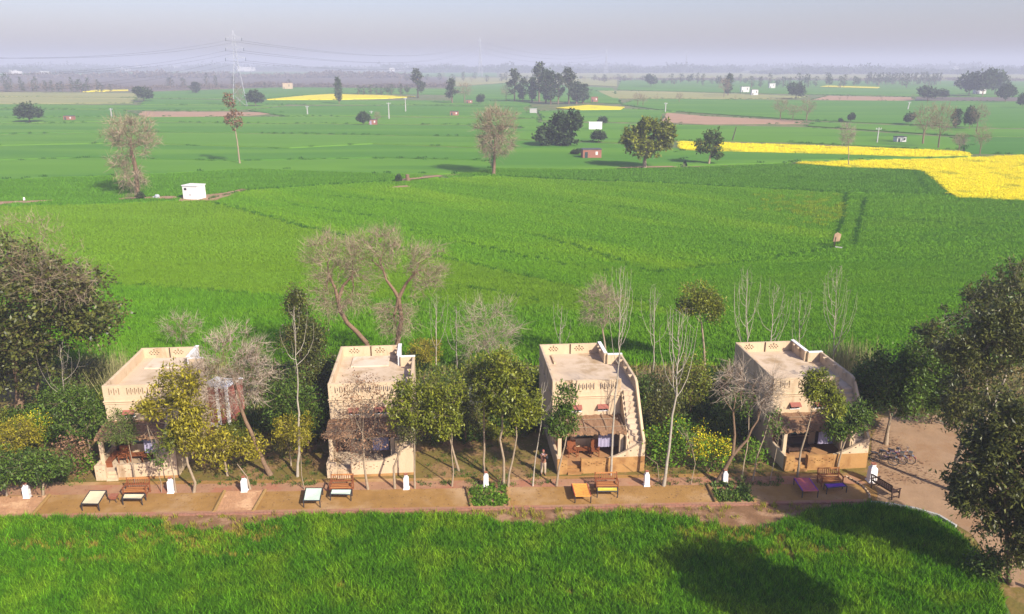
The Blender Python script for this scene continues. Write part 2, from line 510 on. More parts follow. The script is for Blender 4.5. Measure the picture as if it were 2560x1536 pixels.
# strip beyond the track
D_F = D((-300, 516), (0, 502), (240, 497), (420, 488), (490, 485), (600, 461), (800, 448), (960, 440), (1060, 431), (850, 423), (600, 413), (400, 425), (0, 440), (-300, 450))
E_F = D((1080, 430), (1185, 426), (1300, 431), (1556, 441), (1800, 454), (2046, 468), (2300, 473), (2300, 450), (2230, 412), (1900, 400), (1640, 410), (1400, 415), (1200, 412))
slab('wheat_field', D_F, 'wheat_deep', .3)
slab('wheat_field', E_F, 'wheat_deep', .3)
STRIPS = [
    # beyond: left half, from near to far
    ('field_light', ((-300, 447), (0, 437), (400, 422), (600, 410), (850, 420), (1060, 423), (1190, 416), (1180, 392), (900, 385), (580, 393), (200, 385), (-300, 400))),
    ('field_green', ((-300, 397), (200, 382), (580, 390), (900, 382), (1180, 389), (1180, 362), (900, 352), (700, 362), (300, 350), (-300, 362))),
    ('field_light', ((-300, 359), (300, 347), (700, 359), (900, 349), (1180, 358), (1180, 335), (800, 328), (300, 322), (-300, 335))),
    ('field_green', ((-300, 332), (300, 319), (800, 325), (1180, 332), (1300, 318), (1180, 306), (700, 302), (300, 298), (-300, 305))),
    ('field_light', ((-300, 302), (300, 295), (700, 299), (1180, 303), (1300, 312), (1300, 290), (900, 284), (690, 284), (300, 285), (-300, 290))),
    ('field_green', ((-300, 287), (280, 283), (340, 283), (300, 268), (0, 266), (-300, 268))),
    ('ploughed', ((330, 283), (500, 282), (600, 280), (685, 273), (560, 271), (340, 270))),
    ('field_green', ((690, 282), (900, 281), (1300, 287), (1290, 262), (1000, 256), (690, 258), (600, 268))),
    ('field_light', ((-300, 265), (0, 263), (280, 266), (560, 268), (690, 255), (400, 256), (-300, 252))),
    ('straw', ((-300, 250), (100, 252), (320, 250), (330, 238), (100, 236), (-300, 240))),
    ('field_green', ((340, 254), (700, 253), (1000, 254), (1280, 260), (1280, 246), (1000, 244), (640, 244), (350, 240))),
    ('straw', ((-300, 238), (100, 234), (330, 236), (330, 226), (0, 224), (-300, 226))),
    ('mustard', ((645, 242), (800, 242), (940, 239), (1003, 235), (900, 231), (800, 229), (735, 233))),
    ('field_green', ((340, 238), (640, 240), (730, 231), (800, 226), (1080, 230), (1080, 216), (700, 212), (340, 224))),
    ('scrubland', ((-400, 222), (330, 222), (690, 210), (1080, 212), (1080, 188), (400, 186), (-400, 184))),
    ('mustard', ((200, 223), (310, 221), (310, 218), (230, 219))),
    ('field_green', ((1090, 246), (1280, 244), (1500, 252), (1480, 214), (1250, 200), (1090, 212))),
    ('mustard', ((1342, 263), (1420, 256), (1508, 261), (1500, 267), (1400, 268))),
    # right half
    ('field_green', ((1190, 409), (1400, 411), (1640, 406), (1660, 385), (1640, 362), (1500, 350), (1190, 340))),
    ('field_green', ((1660, 402), (1900, 396), (1930, 390), (2200, 384), (2340, 380), (2330, 382), (1900, 372), (1645, 366))),
    ('field_light', ((1190, 336), (1500, 346), (1640, 340), (1900, 345), (2200, 360), (2320, 362), (2300, 335), (1950, 310), (1600, 303), (1310, 296))),
    ('field_deep', ((2330, 372), (2800, 378), (2800, 340), (2330, 333))),
    ('field_light', ((1310, 292), (1590, 298), (1600, 274), (1640, 270), (1500, 264), (1300, 270))),
    ('ploughed', ((1598, 296), (1700, 301), (1930, 300), (1940, 293), (1700, 281), (1610, 273))),
    ('field_light', ((1950, 306), (2310, 330), (2800, 336), (2800, 322), (2330, 312), (1960, 296))),
    ('field_green', ((1620, 270), (1800, 282), (1960, 292), (2330, 308), (2800, 316), (2800, 250), (2400, 246), (1960, 244), (1540, 240), (1500, 254))),
    ('straw', ((1480, 238), (1900, 240), (1950, 234), (1600, 222), (1440, 220))),
    ('ploughed', ((1960, 242), (2200, 244), (2210, 236), (2000, 232))),
    ('scrubland', ((2210, 244), (2800, 248), (2800, 238), (2215, 236))),
    ('field_green', ((1490, 218), (1900, 228), (2230, 234), (2800, 236), (2800, 200), (2200, 196), (1500, 194))),
    ('mustard', ((1980, 211), (2120, 215), (2125, 212), (2000, 208))),
    ('straw', ((1100, 208), (1250, 198), (1490, 210), (1490, 190), (1100, 188))),
    ('field_green', ((-500, 181), (500, 183), (1200, 185), (1200, 176), (400, 175), (-500, 175))),
    ('straw', ((1210, 186), (2000, 192), (2900, 196), (2900, 182), (2000, 178), (1210, 177))),
]
for i_, (m_, pp) in enumerate(STRIPS):
    nm = {'mustard': 'mustard_field', 'ploughed': 'ploughed_field', 'straw': 'straw_field', 'scrubland': 'scrubland'}.get(m_, 'wheat_field')
    slab(nm, D(*pp), m_, {'mustard': .6, 'ploughed': .08}.get(m_, .35) + .004 * (i_ % 7))
def DZ(z, *pp):
    return [(lambda q: (q.x, q.y))(at(x * K, y * K, z)) for x, y in pp]


M1 = DZ(.7, (1640, 341), (1800, 346), (2045, 354), (2200, 360), (2330, 366), (2345, 374), (2212, 376), (2000, 369), (1743, 363), (1645, 358))
M2 = DZ(.7, (1922, 391), (2146, 386), (2280, 383), (2473, 374), (2800, 366), (2800, 500), (2474, 481), (2314, 474), (2290, 460), (2264, 434), (2232, 411), (2180, 406), (2045, 402), (1960, 395))
slab('mustard_field', M1, 'mustard', .55)
slab('mustard_field', M2, 'mustard', .55)
# bare earth tracks between the fields
TRACKS = []
for pp in (((-60, 503), (0, 500), (140, 490), (140, 488), (0, 492), (-60, 497)), ((285, 487), (430, 485), (425, 478), (290, 483)), ((430, 492), (520, 490), (580, 470), (600, 462), (590, 460), (540, 471), (440, 480)),
           ((940, 460), (990, 457), (1000, 452), (950, 454)), ((950, 443), (1070, 430), (1060, 427), (960, 438)), ((1480, 410), (1640, 408), (1620, 405), (1540, 406))):
    sheet('dirt_track', D(*pp), 'parking', .40)
    TRACKS.append(D(*pp))


def inside(P, poly):
    # even-odd rule
    x, y = P[:, 0], P[:, 1]
    r = np.zeros(len(P), bool)
    n = len(poly)
    for i in range(n):
        x0, y0 = poly[i]
        x1, y1 = poly[(i + 1) % n]
        if y0 == y1:
            continue
        c = ((y0 > y) != (y1 > y)) & (x < (x1 - x0) * (y - y0) / (y1 - y0) + x0)
        r ^= c
    return r


def in_view(P, pad=4.0):
    dep = P[:, 1] * CP + CAM_H * SP
    return np.abs(P[:, 0]) < dep * 1280 / FPX + pad


def scatter_points(poly, dens, y0=0, y1=1e9):
    a = np.array(poly)
    lo, hi = a.min(0), a.max(0)
    lo[1], hi[1] = max(lo[1], y0), min(hi[1], y1)
    lo[0], hi[0] = max(lo[0], -hi[1] * .75 - 20), min(hi[0], hi[1] * .75 + 20)
    st = 1 / math.sqrt(dens)
    gx, gy = np.meshgrid(np.arange(lo[0], hi[0], st), np.arange(lo[1], hi[1], st))
    P = np.stack([gx.ravel(), gy.ravel()], 1) + RNG.uniform(-.5, .5, (gx.size, 2)) * st
    ok = inside(P, poly) & in_view(P)
    for tr in TRACKS:
        ok &= ~inside(P, tr)
    return P[ok]


def clump_mesh(name, n, rad, h0, h1, wd, m, heads=None, lean=.45):
    """a patch of bent blades; each blade two quads"""
    a = RNG.uniform(0, 2 * np.pi, n)
    r = rad * np.sqrt(RNG.uniform(0, 1, n))
    b = np.stack([r * np.cos(a), r * np.sin(a), np.zeros(n)], 1)
    h = RNG.uniform(h0, h1, n)
    t = RNG.uniform(0, 2 * np.pi, n)
    ln = RNG.uniform(.1, lean, n) * h
    d = np.stack([np.cos(t), np.sin(t), np.zeros(n)], 1)
    t2 = RNG.uniform(0, 2 * np.pi, n)
    s = np.stack([np.cos(t2), np.sin(t2), np.zeros(n)], 1) * wd
    up = np.array([0, 0, 1.0])
    mid = b + d * (ln * .3)[:, None] + up * (h * .6)[:, None]
    tip = b + d * ln[:, None] + up * h[:, None]
    V = np.stack([b - s * .6, b + s * .6, mid + s, mid - s, tip + s * .25, tip - s * .25], 1).reshape(-1, 3)
    i = np.arange(n)[:, None] * 6
    F = np.concatenate([i + np.array([0, 1, 2, 3]), i + np.array([3, 2, 4, 5])])
    return mesh_np(name, V, F, m)


def scatter(name, P, z, me, smin, smax, label, group=None):
    """one 'stuff' object that instances a clump on every point"""
    if len(P) == 0:
        return
    src = bpy.data.objects.new(me.name + '_clump', me)
    n = len(P)
    pm = bpy.data.meshes.new(name)
    pm.vertices.add(n)
    co = np.column_stack([P, np.full(n, z)]).astype(np.float32)
    pm.vertices.foreach_set('co', co.ravel())
    ra = pm.attributes.new('turn', 'FLOAT_VECTOR', 'POINT')
    rv = np.zeros((n, 3), np.float32)
    rv[:, 2] = RNG.uniform(0, 6.28, n)
    ra.data.foreach_set('vector', rv.ravel())
    sa = pm.attributes.new('size', 'FLOAT_VECTOR', 'POINT')
    s = RNG.uniform(smin, smax, n)
    sv = np.stack([np.ones(n) * (smin + smax) / 2, np.ones(n) * (smin + smax) / 2, s], 1).astype(np.float32)
    sa.data.foreach_set('vector', sv.ravel())
    o = obj(name, pm)
    tag(o, label, None, group, 'stuff')
    ng = bpy.data.node_groups.new(name, 'GeometryNodeTree')
    ng.interface.new_socket('Geometry', in_out='INPUT', socket_type='NodeSocketGeometry')
    ng.interface.new_socket('Geometry', in_out='OUTPUT', socket_type='NodeSocketGeometry')
    N, L = ng.nodes, ng.links
    gi, go = N.new('NodeGroupInput'), N.new('NodeGroupOutput')
    oi = N.new('GeometryNodeObjectInfo')
    oi.inputs['Object'].default_value = src
    oi.inputs['As Instance'].default_value = True
    ip = N.new('GeometryNodeInstanceOnPoints')
    a1, a2 = N.new('GeometryNodeInputNamedAttribute'), N.new('GeometryNodeInputNamedAttribute')
    a1.data_type = a2.data_type = 'FLOAT_VECTOR'
    a1.inputs['Name'].default_value, a2.inputs['Name'].default_value = 'turn', 'size'
    L.new(gi.outputs[0], ip.inputs['Points'])
    L.new(oi.outputs['Geometry'], ip.inputs['Instance'])
    L.new(a1.outputs['Attribute'], ip.inputs['Rotation'])
    L.new(a2.outputs['Attribute'], ip.inputs['Scale'])
    L.new(ip.outputs['Instances'], go.inputs[0])
    o.modifiers.new('blades', 'NODES').node_group = ng
    return o


# foreground wheat, with thin yellowed places near the bank
Pn = scatter_points(NEARF, 18, 23.5)
dry = np.zeros(len(Pn))
for cx, cy, rx, ry in ((-17, 37.4, 5.5, 1.4), (-24, 36.6, 4, .7), (12.0, 37.6, 3.8, 1.3), (14.5, 36.0, 3, .8), (-15, 35.6, 3, .35), (-21, 35.2, 3.5, .3), (-31, 38.0, 4, .5), (-8, 33.0, 1.2, .3), (3.0, 32.5, 1.0, .3)):
    dry = np.maximum(dry, 1.25 - np.sqrt(((Pn[:, 0] - cx) / rx) ** 2 + ((Pn[:, 1] - cy) / ry) ** 2))
u = RNG.uniform(0, 1, len(Pn))
isdry = u < np.clip(dry * 1.15, 0, .8)
keep = ~(isdry & (RNG.uniform(0, 1, len(Pn)) < .3))
v = RNG.integers(0, 3, len(Pn))
for k_ in range(3):
    cm = clump_mesh('wheat_blades', 42, .24, .20, .44, .0145, 'wheat_near', lean=.75)
    scatter('wheat_crop', Pn[~isdry & (v == k_)], .03, cm, .65, 1.4, 'tall green wheat blades covering the field below the yard')
cm = clump_mesh('dry_blades', 30, .25, .12, .30, .014, 'wheat_dry', lean=.8)
scatter('wheat_crop', Pn[isdry & keep], .03, cm, .6, 1.2, 'thin yellowed wheat by the brick kerb')
# fields beyond the cottages
for poly, m_, lab in ((A_F, 'wheat_light', 'pale green wheat in the field behind the left cottages'), (B_F, 'wheat', 'streaked green wheat in the middle field behind the cottages'), (C_F, 'wheat_right', 'green wheat in the field behind the right cottages')):
    c1 = clump_mesh('wheat_blades', 60, .62, .28, .42, .028, m_, lean=.9)
    c2 = clump_mesh('wheat_blades', 70, 1.1, .28, .46, .050, m_, lean=.9)
    P1 = scatter_points(poly, 3.4, 0, 98)
    if poly is A_F:
        low = P1[:, 1] + RNG.normal(size=len(P1)) * .8 < 86 - (P1[:, 0] + 45) * .18
        c3 = clump_mesh('wheat_blades', 60, .62, .30, .55, .030, 'wheat_right', lean=.6)
        scatter('wheat_crop', P1[low], .25, c3, .8, 1.3, 'deeper green wheat close behind the left cottages')
        P1 = P1[~low]
    scatter('wheat_crop', P1, .25, c1, .8, 1.15, lab)
    scatter('wheat_crop', scatter_points(poly, 1.1, 98, 230), .22, c2, .8, 1.1, lab)
for poly in (D_F, E_F):
    c2 = clump_mesh('wheat_blades', 60, 1.3, .28, .46, .06, 'wheat_deep', lean=.9)
    scatter('wheat_crop', scatter_points(poly, .8, 0, 260), .22, c2, .8, 1.1, 'deep green wheat in the strip beyond the earth track')


def along(lines, step, jit):
    out = []
    for ln in lines:
        q = np.array(ln)
        for a, b in zip(q, q[1:]):
            L = np.linalg.norm(b - a)
            n = max(1, int(L / step))
            t = (np.arange(n) + RNG.random(n)) / n
            out.append(a + (b - a) * t[:, None] + RNG.normal(size=(n, 2)) * jit)
    P = np.concatenate(out)
    return P[in_view(P)]


LINES = [D(*q) for q in (((490, 492), (560, 506), (720, 551), (900, 595), (1100, 638), (1400, 703)), ((989, 563), (1180, 607), (1381, 651), (1507, 671)), ((1264, 567), (1400, 605), (1507, 637)),
                         ((1353, 492), (1579, 515)), ((1380, 596), (1500, 640), (1615, 677)), ((1570, 668), (1733, 652), (1968, 612), (2010, 604)), ((2075, 528), (2280, 545), (2470, 556)), ((2043, 472), (2036, 530), (2012, 600)), ((2088, 486), (2075, 540), (2062, 600)),
                         ((242, 691), (400, 702), (688, 728)), ((230, 697), (420, 708), (690, 733)), ((500, 487), (600, 464), (800, 450), (960, 441)), ((1210, 429), (1400, 440), (1556, 444), (1800, 457), (2040, 470)), ((2205, 410), (2240, 470)), ((560, 760), (700, 775)), ((1100, 700), (1300, 735)), ((1060, 780), (1300, 800)), ((700, 500), (900, 530)), ((800, 480), (1050, 500)))]
lc = clump_mesh('wheat_blades', 26, .36, .30, .55, .025, 'wheat_line', lean=.5)
scatter('wheat_crop', along(LINES, .8, .28), .22, lc, .7, 1.25, 'dark lush wheat along the furrows of the fields behind')
pc = D((1975, 512))[0]
pa = RNG.normal(size=(170, 2)) * np.array([4.5, 9]) + np.array(pc)
scatter('wheat_crop', pa[inside(pa, B_F)], .26, clump_mesh('wheat_blades', 50, .8, .3, .55, .045, 'wheat_pale', lean=.6), .8, 1.2, 'yellowish patch of wheat left of the two ruts')
rl = clump_mesh('wheat_blades', 30, .30, .30, .60, .03, 'wheat_line', lean=.4)
scatter('wheat_crop', along([D((2043, 472), (2036, 530), (2012, 600)), D((2088, 486), (2075, 540), (2062, 600))], .5, .12), .22, rl, .7, 1.1, 'dark wheat along the two ruts at right')
EDGES = []
for m_, pp in STRIPS:
    if max(q[1] for q in pp) > 226:
        q = D(*(list(pp) + [pp[0]]))
        for a, b in zip(q, q[1:]):
            a, b = np.array(a), np.array(b)
            for k_ in range(6):
                if RNG.random() < .36:
                    EDGES.append([a + (b - a) * k_ / 6, a + (b - a) * (k_ + 1) / 6])
vc = clump_mesh('verge_blades', 26, 1.0, .15, .5, .09, 'wheat_line', lean=.7)
scatter('field_verge', along(EDGES, 2.6, .6), .25, vc, .6, 1.3, 'dark grass on the bunds between the far fields')


def bloom_clump(n, rad):
    a = RNG.uniform(0, 2 * np.pi, n)
    r = rad * np.sqrt(RNG.uniform(0, 1, n))
    c = np.stack([r * np.cos(a), r * np.sin(a), RNG.uniform(.0, .35, n)], 1)
    q = RNG.normal(size=(n, 3))
    q /= np.linalg.norm(q, axis=1)[:, None]
    s = np.cross(q, RNG.normal(size=(n, 3)))
    s /= np.linalg.norm(s, axis=1)[:, None]
    e = .09
    V = np.stack([c - q * e, c - s * e, c + q * e, c + s * e], 1).reshape(-1, 3)
    return mesh_np('mustard_bloom', V, np.arange(4 * n).reshape(-1, 4), 'mustard_bloom')


for poly in (M1, M2):
    scatter('mustard_flowers', scatter_points(poly, .8, 0, 330), .45, bloom_clump(80, 1.1), .7, 1.3, 'yellow mustard in flower')


# ---------------------------------------------------------------- plants
UP = np.array([0, 0, 1.0])


def unit(v):
    return v / np.maximum(np.linalg.norm(v, axis=-1, keepdims=True), 1e-9)


def tubes(segs, m, name, kmin=3):
    """all branch segments (p0, p1, r0, r1) of a tree as one mesh"""
    P0 = np.array([s[0] for s in segs], float)
    P1 = np.array([s[1] for s in segs], float)
    R0 = np.array([s[2] for s in segs])
    R1 = np.array([s[3] for s in segs])
    VV, FF, n0 = [], [], 0
    d = unit(P1 - P0)
    ref = np.where(np.abs(d[:, 2:3]) > .9, np.array([[1.0, 0, 0]]), UP[None])
    a = unit(np.cross(d, ref))
    b = np.cross(d, a)
    big = R0 > .055
    for sel, k in ((big, 7), (~big, kmin)):
        ix = np.nonzero(sel)[0]
        if len(ix) == 0:
            continue
        t = np.arange(k) * 2 * np.pi / k
        off = a[ix][:, None] * np.cos(t)[None, :, None] + b[ix][:, None] * np.sin(t)[None, :, None]
        A = P0[ix][:, None] + off * R0[ix][:, None, None]
        B = P1[ix][:, None] + off * R1[ix][:, None, None]
        V = np.concatenate([A, B], 1).reshape(-1, 3)
        i = np.arange(len(ix))[:, None] * 2 * k
        for j in range(k):
            j2 = (j + 1) % k
            FF.append(n0 + i + np.array([j, j2, j2 + k, j + k]))
        VV.append(V)
        n0 += len(V)
    return mesh_np(name, np.concatenate(VV), np.concatenate(FF), m, smooth=True)


def grow(segs, node, pts, r, rng, depth=0, wob=.12, tipr=.006):
    """branches from node that fork until they reach every point"""
    n = len(pts)
    if n == 0:
        return
    if n == 1:
        q = pts[0]
        mid = (node + q) / 2 + rng.normal(size=3) * wob * .5 * np.linalg.norm(q - node)
        segs.append((node, mid, r, (r + tipr) / 2))
        segs.append((mid, q, (r + tipr) / 2, tipr))
        return
    c = pts.mean(0)
    dist = np.linalg.norm(c - node)
    f = .42 if depth else .30
    nxt = node + (c - node) * f + rng.normal(size=3) * wob * dist * .5
    rn = max(r * .86, tipr)
    if depth:
        segs.append((node, nxt, r, rn))
    else:
        nxt, rn = node, r
    var = pts.std(0)
    ax = rng.normal(size=3) * (var + 1e-6)
    pr = (pts - c) @ ax
    k = 3 if (n > 8 and rng.random() < .35) else 2
    cut = np.quantile(pr, np.linspace(0, 1, k + 1)[1:-1] + rng.uniform(-.12, .12, k - 1))
    lab = np.searchsorted(np.sort(cut), pr)
    for g in range(k):
        sub = pts[lab == g]
        if len(sub):
            rr = max(rn * (len(sub) / n) ** .42, tipr)
            grow(segs, nxt, sub, rr, rng, depth + 1, wob, tipr)


def sprays(pts, nodes, m, L, rng):
    """direction away from the crown centre with jitter"""
    c = pts.mean(0) * np.array([1, 1, 1])
    return unit(unit(pts - c) + rng.normal(size=pts.shape) * .5)


def leaves(pts, axis, n, ln, wd, droop, m, name, rng, spread=1.0, jit=.12, twig=False):
    """n leaves round each point, as folded rhombi"""
    N = len(pts) * n
    P = np.repeat(pts, n, 0) + rng.normal(size=(N, 3)) * jit
    A = np.repeat(axis, n, 0)
    d = unit(A * .5 + rng.normal(size=(N, 3)) * spread - UP * droop * rng.uniform(.2, 1.2, (N, 1)))
    s = unit(np.cross(d, UP + rng.normal(size=(N, 3)) * .5))
    l_ = ln * rng.uniform(.6, 1.3, (N, 1))
    w_ = wd * rng.uniform(.7, 1.3, (N, 1))
    nr = np.cross(d, s)
    mid = P + d * l_ * .45 + nr * l_ * .12
    V = np.stack([P, mid + s * w_, P + d * l_, mid - s * w_], 1).reshape(-1, 3)
    return mesh_np(name, V, np.arange(4 * N).reshape(-1, 4), m)


def spines(pts, axis, n, ln, wd, m, name, rng, up=.35, spread=.7):
    """fine bare twigs: thin tapered slivers, n from each point"""
    N = len(pts) * n
    P = np.repeat(pts, n, 0)
    A = np.repeat(axis, n, 0)
    d = unit(A * .8 + rng.normal(size=(N, 3)) * spread + UP * up)
    l_ = ln * rng.uniform(.4, 1.3, (N, 1))
    s = unit(np.cross(d, rng.normal(size=(N, 3))))
    b = rng.normal(size=(N, 3)) * .12
    q = P + d * l_ * .5 + b * l_
    V = np.stack([P - s * wd, P + s * wd, q + s * wd * .8, q - s * wd * .8, q + d * l_ * .5 + s * wd * .3, q + d * l_ * .5 - s * wd * .3], 1).reshape(-1, 3)
    i = np.arange(N)[:, None] * 6
    return mesh_np(name, V, np.concatenate([i + np.array([0, 1, 2, 3]), i + np.array([3, 2, 4, 5])]), m)


def crown_points(boxes, Y, n, rng, shell=.55, dscale=1.0, gaps=.0, base=None):
    """points through one or more egg-shaped crowns given as photo boxes at distance Y"""
    out = []
    vols = []
    els = []
    for bx in boxes:
        off = bx[4] if len(bx) > 4 else 0.0
        a, b = on(bx[0], bx[3], Y + off), on(bx[2], bx[1], Y + off)
        c = np.array([(a.x + b.x) / 2, Y + off, (a.z + b.z) / 2])
        r = np.array([abs(b.x - a.x) / 2, abs(b.x - a.x) / 2 * dscale, abs(b.z - a.z) / 2])
        r[1] = min(r[1], max(r[2], .5) * 1.6)
        els.append((c, r))
        vols.append(r[0] * r[2])
    tot = sum(vols)
    for (c, r), v_ in zip(els, vols):
        k = max(3, int(n * v_ / tot))
        d = unit(rng.normal(size=(k * 2, 3)))
        rad = (shell + (1 - shell) * rng.random((k * 2, 1))) ** (1 / 1.3)
        # lumpy outline
        ph = rng.uniform(0, 6.28, 6)
        lump = 1 + .13 * np.sin(3 * d[:, :1] * 2 + ph[0]) + .13 * np.sin(4 * d[:, 2:3] * 2 + ph[1] + 2 * d[:, 1:2]) - .10
        p = d * rad * lump
        if gaps > .5:
            nc = int(np.clip(k / 13, 7, 44))
            cd_ = unit(rng.normal(size=(nc, 3)))
            cc_ = cd_ * rng.uniform(.30, .88, (nc, 1))
            rs = rng.uniform(.24, .46, nc) * (1.25 if nc < 10 else 1.0)
            w_ = rng.integers(0, nc, k * 2)
            p0 = p
            p = cc_[w_] + unit(rng.normal(size=(k * 2, 3))) * (rs[w_] * rng.uniform(.45, 1, k * 2))[:, None] * np.array([1, 1, .8])
            p = np.where(rng.random((k * 2, 1)) < .42, p0, p)
        elif gaps:
            g = np.sin(p[:, 0] * 5 + ph[2]) * np.sin(p[:, 1] * 5 + ph[3]) * np.sin(p[:, 2] * 6 + ph[4])
            p = p[g > -.35 * (1 - gaps) - .05]
        p = p[:k]
        out.append(c + p * r)
    P = np.concatenate(out)
    return P[P[:, 2] > .05]


def path_pts(base, path, Y):
    q = [np.array(at(*base))]
    for p in path:
        dy = p[2] if len(p) > 2 else 0.0
        q.append(np.array(on(p[0], p[1], Y + dy)))
    return q


def trunk_segs(segs, pts, r0, r1, rng, wob=.03):
    # resample softly
    n = len(pts)
    L = [np.linalg.norm(pts[i + 1] - pts[i]) for i in range(n - 1)]
    T = sum(L)
    acc = 0
    prev, pr = pts[0], r0 * 1.25
    for i in range(n - 1):
        m_ = max(1, int(L[i] / .7))
        for j in range(1, m_ + 1):
            q = pts[i] + (pts[i + 1] - pts[i]) * j / m_
            if not (i == n - 2 and j == m_):
                q = q + rng.normal(size=3) * wob * np.array([1, 1, .2])
            t = (acc + L[i] * j / m_) / T
            rr = r0 + (r1 - r0) * t
            segs.append((prev, q, pr, rr))
            prev, pr = q, rr
        acc += L[i]
    return prev


SEED = [100]


def tree(name, label, base, path, crowns, kind, r=.09, tips=120, bark='bark_pale', cat='tree', group=None, forks=(), leaf=None, lw=None, ln=None, nl=None, dscale=1.0, lean_y=0.0, dens=1.0, shell=.5, trunk_name='trunk'):
    """one near tree: trunk and limbs, then its crown"""
    SEED[0] += 1
    rng = np.random.default_rng(SEED[0])
    B = at(*base)
    Y = B.y
    segs = []
    pts = path_pts(base, path, Y)
    end = trunk_segs(segs, pts, r, r * .6, rng) if len(pts) > 1 else np.array(B)
    ends = [end]
    for fk in forks:
        q = [end] + [np.array(on(p[0], p[1], Y + (p[2] if len(p) > 2 else 0))) for p in fk]
        ends.append(trunk_segs(segs, q, r * .55, r * .33, rng, .05))
    if forks:
        ends = ends[1:]
    root = empty(name, B, label, cat, group)
    off = np.array(B)

    def part(nm, me):
        o = obj(nm, me, root)
        o.matrix_parent_inverse = Matrix.Translation(-B)
        return o
    if crowns:
        P = crown_points(crowns, Y, tips, rng, dscale=dscale, gaps=.6 if kind in ('mango', 'round') else .2, shell=shell)
        if len(ends) > 1:
            dd = np.stack([np.linalg.norm(P - e, axis=1) for e in ends], 1)
            who = dd.argmin(1)
        else:
            who = np.zeros(len(P), int)
        for i, e in enumerate(ends):
            grow(segs, e, P[who == i], r * (.36 if len(ends) > 1 else .55), rng, wob=.16 if kind == 'bare' else .10, tipr=.010 if kind == 'bare' else .007)
        c = P.mean(0)
        ax = unit(unit(P - c) + rng.normal(size=P.shape) * .35)
        part(trunk_name, tubes(segs, bark, trunk_name))
        K_ = dict(mango=(22, .235, .042, .55), round=(22, .20, .05, .25), feather=(20, .18, .026, .15), dry=(8, .16, .035, .7), sparse=(6, .2, .05, .4)).get(kind)
        if kind == 'bare':
            part('crown', spines(P, ax, nl or 6, ln or .75, lw or .0085, leaf or 'twig', 'crown', rng))
        else:
            part('crown', leaves(P, ax, int((nl or K_[0]) * dens), ln or K_[1], lw or K_[2], K_[3], leaf or 'leaf_olive', 'crown', rng, jit=.16 if kind != 'round' else .22))
    else:
        part(trunk_name, tubes(segs, bark, trunk_name))
    return root


def poplar(label, base, path, top, spread, n, r=.07, group='leafless poplar saplings', bark='bark_white', name='poplar_tree', low=.45, twigs=1.0):
    """straight pale stem with long branches that sweep upwards"""
    SEED[0] += 1
    rng = np.random.default_rng(SEED[0])
    B = at(*base)
    Y = B.y
    segs = []
    pts = path_pts(base, path, Y)
    tp = np.array(on(top[0], top[1], Y))
    pts.append(tp)
    trunk_segs(segs, pts, r, .012, rng, .03)
    arr = np.array(pts)
    cum = np.concatenate([[0], np.cumsum(np.linalg.norm(np.diff(arr, axis=0), axis=1))])
    T = cum[-1]
    sm = spread * Y / FPX
    S2 = []
    for i in range(n):
        t = low + (1 - low) * (i + rng.random() * .6) / n * .92
        p = np.array([np.interp(t * T, cum, arr[:, k]) for k in range(3)])
        a = rng.uniform(0, 6.28)
        out = sm * (1.05 - (t - low) / (1 - low)) * rng.uniform(.55, 1.1)
        rise = (tp[2] - p[2]) * rng.uniform(.55, .95) + .2
        d = np.array([math.cos(a), math.sin(a) * .8, 0])
        prev, pr = p, r * .42 * (1.1 - t) + .012
        for j in range(1, 7):
            s = j / 6
            q = p + d * out * (1 - (1 - s) ** 2.2) + UP * rise * s ** 1.35 + rng.normal(size=3) * .025
            nr = max(pr * .78, .007)
            segs.append((prev, q, pr, nr))
            if j >= 2:
                for _ in range(int(rng.random() * 2.2 * twigs)):
                    d2 = unit(unit(q - prev) + rng.normal(size=3) * .6)
                    S2.append((q, q + d2 * rng.uniform(.2, .6), .009, .005))
            prev, pr = q, nr
    root = empty(name, B, label, 'tree', group)
    for nm, sg in (('trunk', segs), ('twig_mass', S2)):
        if sg:
            o = obj(nm, tubes(sg, bark, nm), root)
            if nm != 'trunk':
                o['kind'] = 'stuff'
            o.matrix_parent_inverse = Matrix.Translation(-B)
    return root


def shrub(label, base, box, leaf, tips=90, nl=16, ln=.18, lw=.045, group=None, name='shrub', stem='bark', bloom=0, cat='shrub', dscale=.8, flat=False):
    SEED[0] += 1
    rng = np.random.default_rng(SEED[0])
    B = at(*base)
    bb = box if isinstance(box[0], (tuple, list)) else [box]
    P = crown_points(bb, B.y, tips, rng, shell=.35, dscale=dscale)
    segs = []
    grow(segs, np.array(B), P, .05, rng, wob=.12)
    root = empty(name, B, label, cat, group)
    ax = unit(unit(P - np.array(B)) + rng.normal(size=P.shape) * .3)
    o = obj('stem', tubes(segs, stem, 'stem'), root)
    o.matrix_parent_inverse = Matrix.Translation(-B)
    o = obj('foliage', leaves(P, ax, nl, ln, lw, .2, leaf, 'foliage', rng, jit=.25), root)
    o.matrix_parent_inverse = Matrix.Translation(-B)
    if bloom:
        top = P[P[:, 2] > np.quantile(P[:, 2], .35)]
        o = obj('flower_mass', leaves(top + UP * .12, np.tile(UP, (len(top), 1)), bloom, .09, .04, -.2, 'bloom', 'flower_mass', rng, jit=.2), root)
        o['kind'] = 'stuff'
        o.matrix_parent_inverse = Matrix.Translation(-B)
    return root


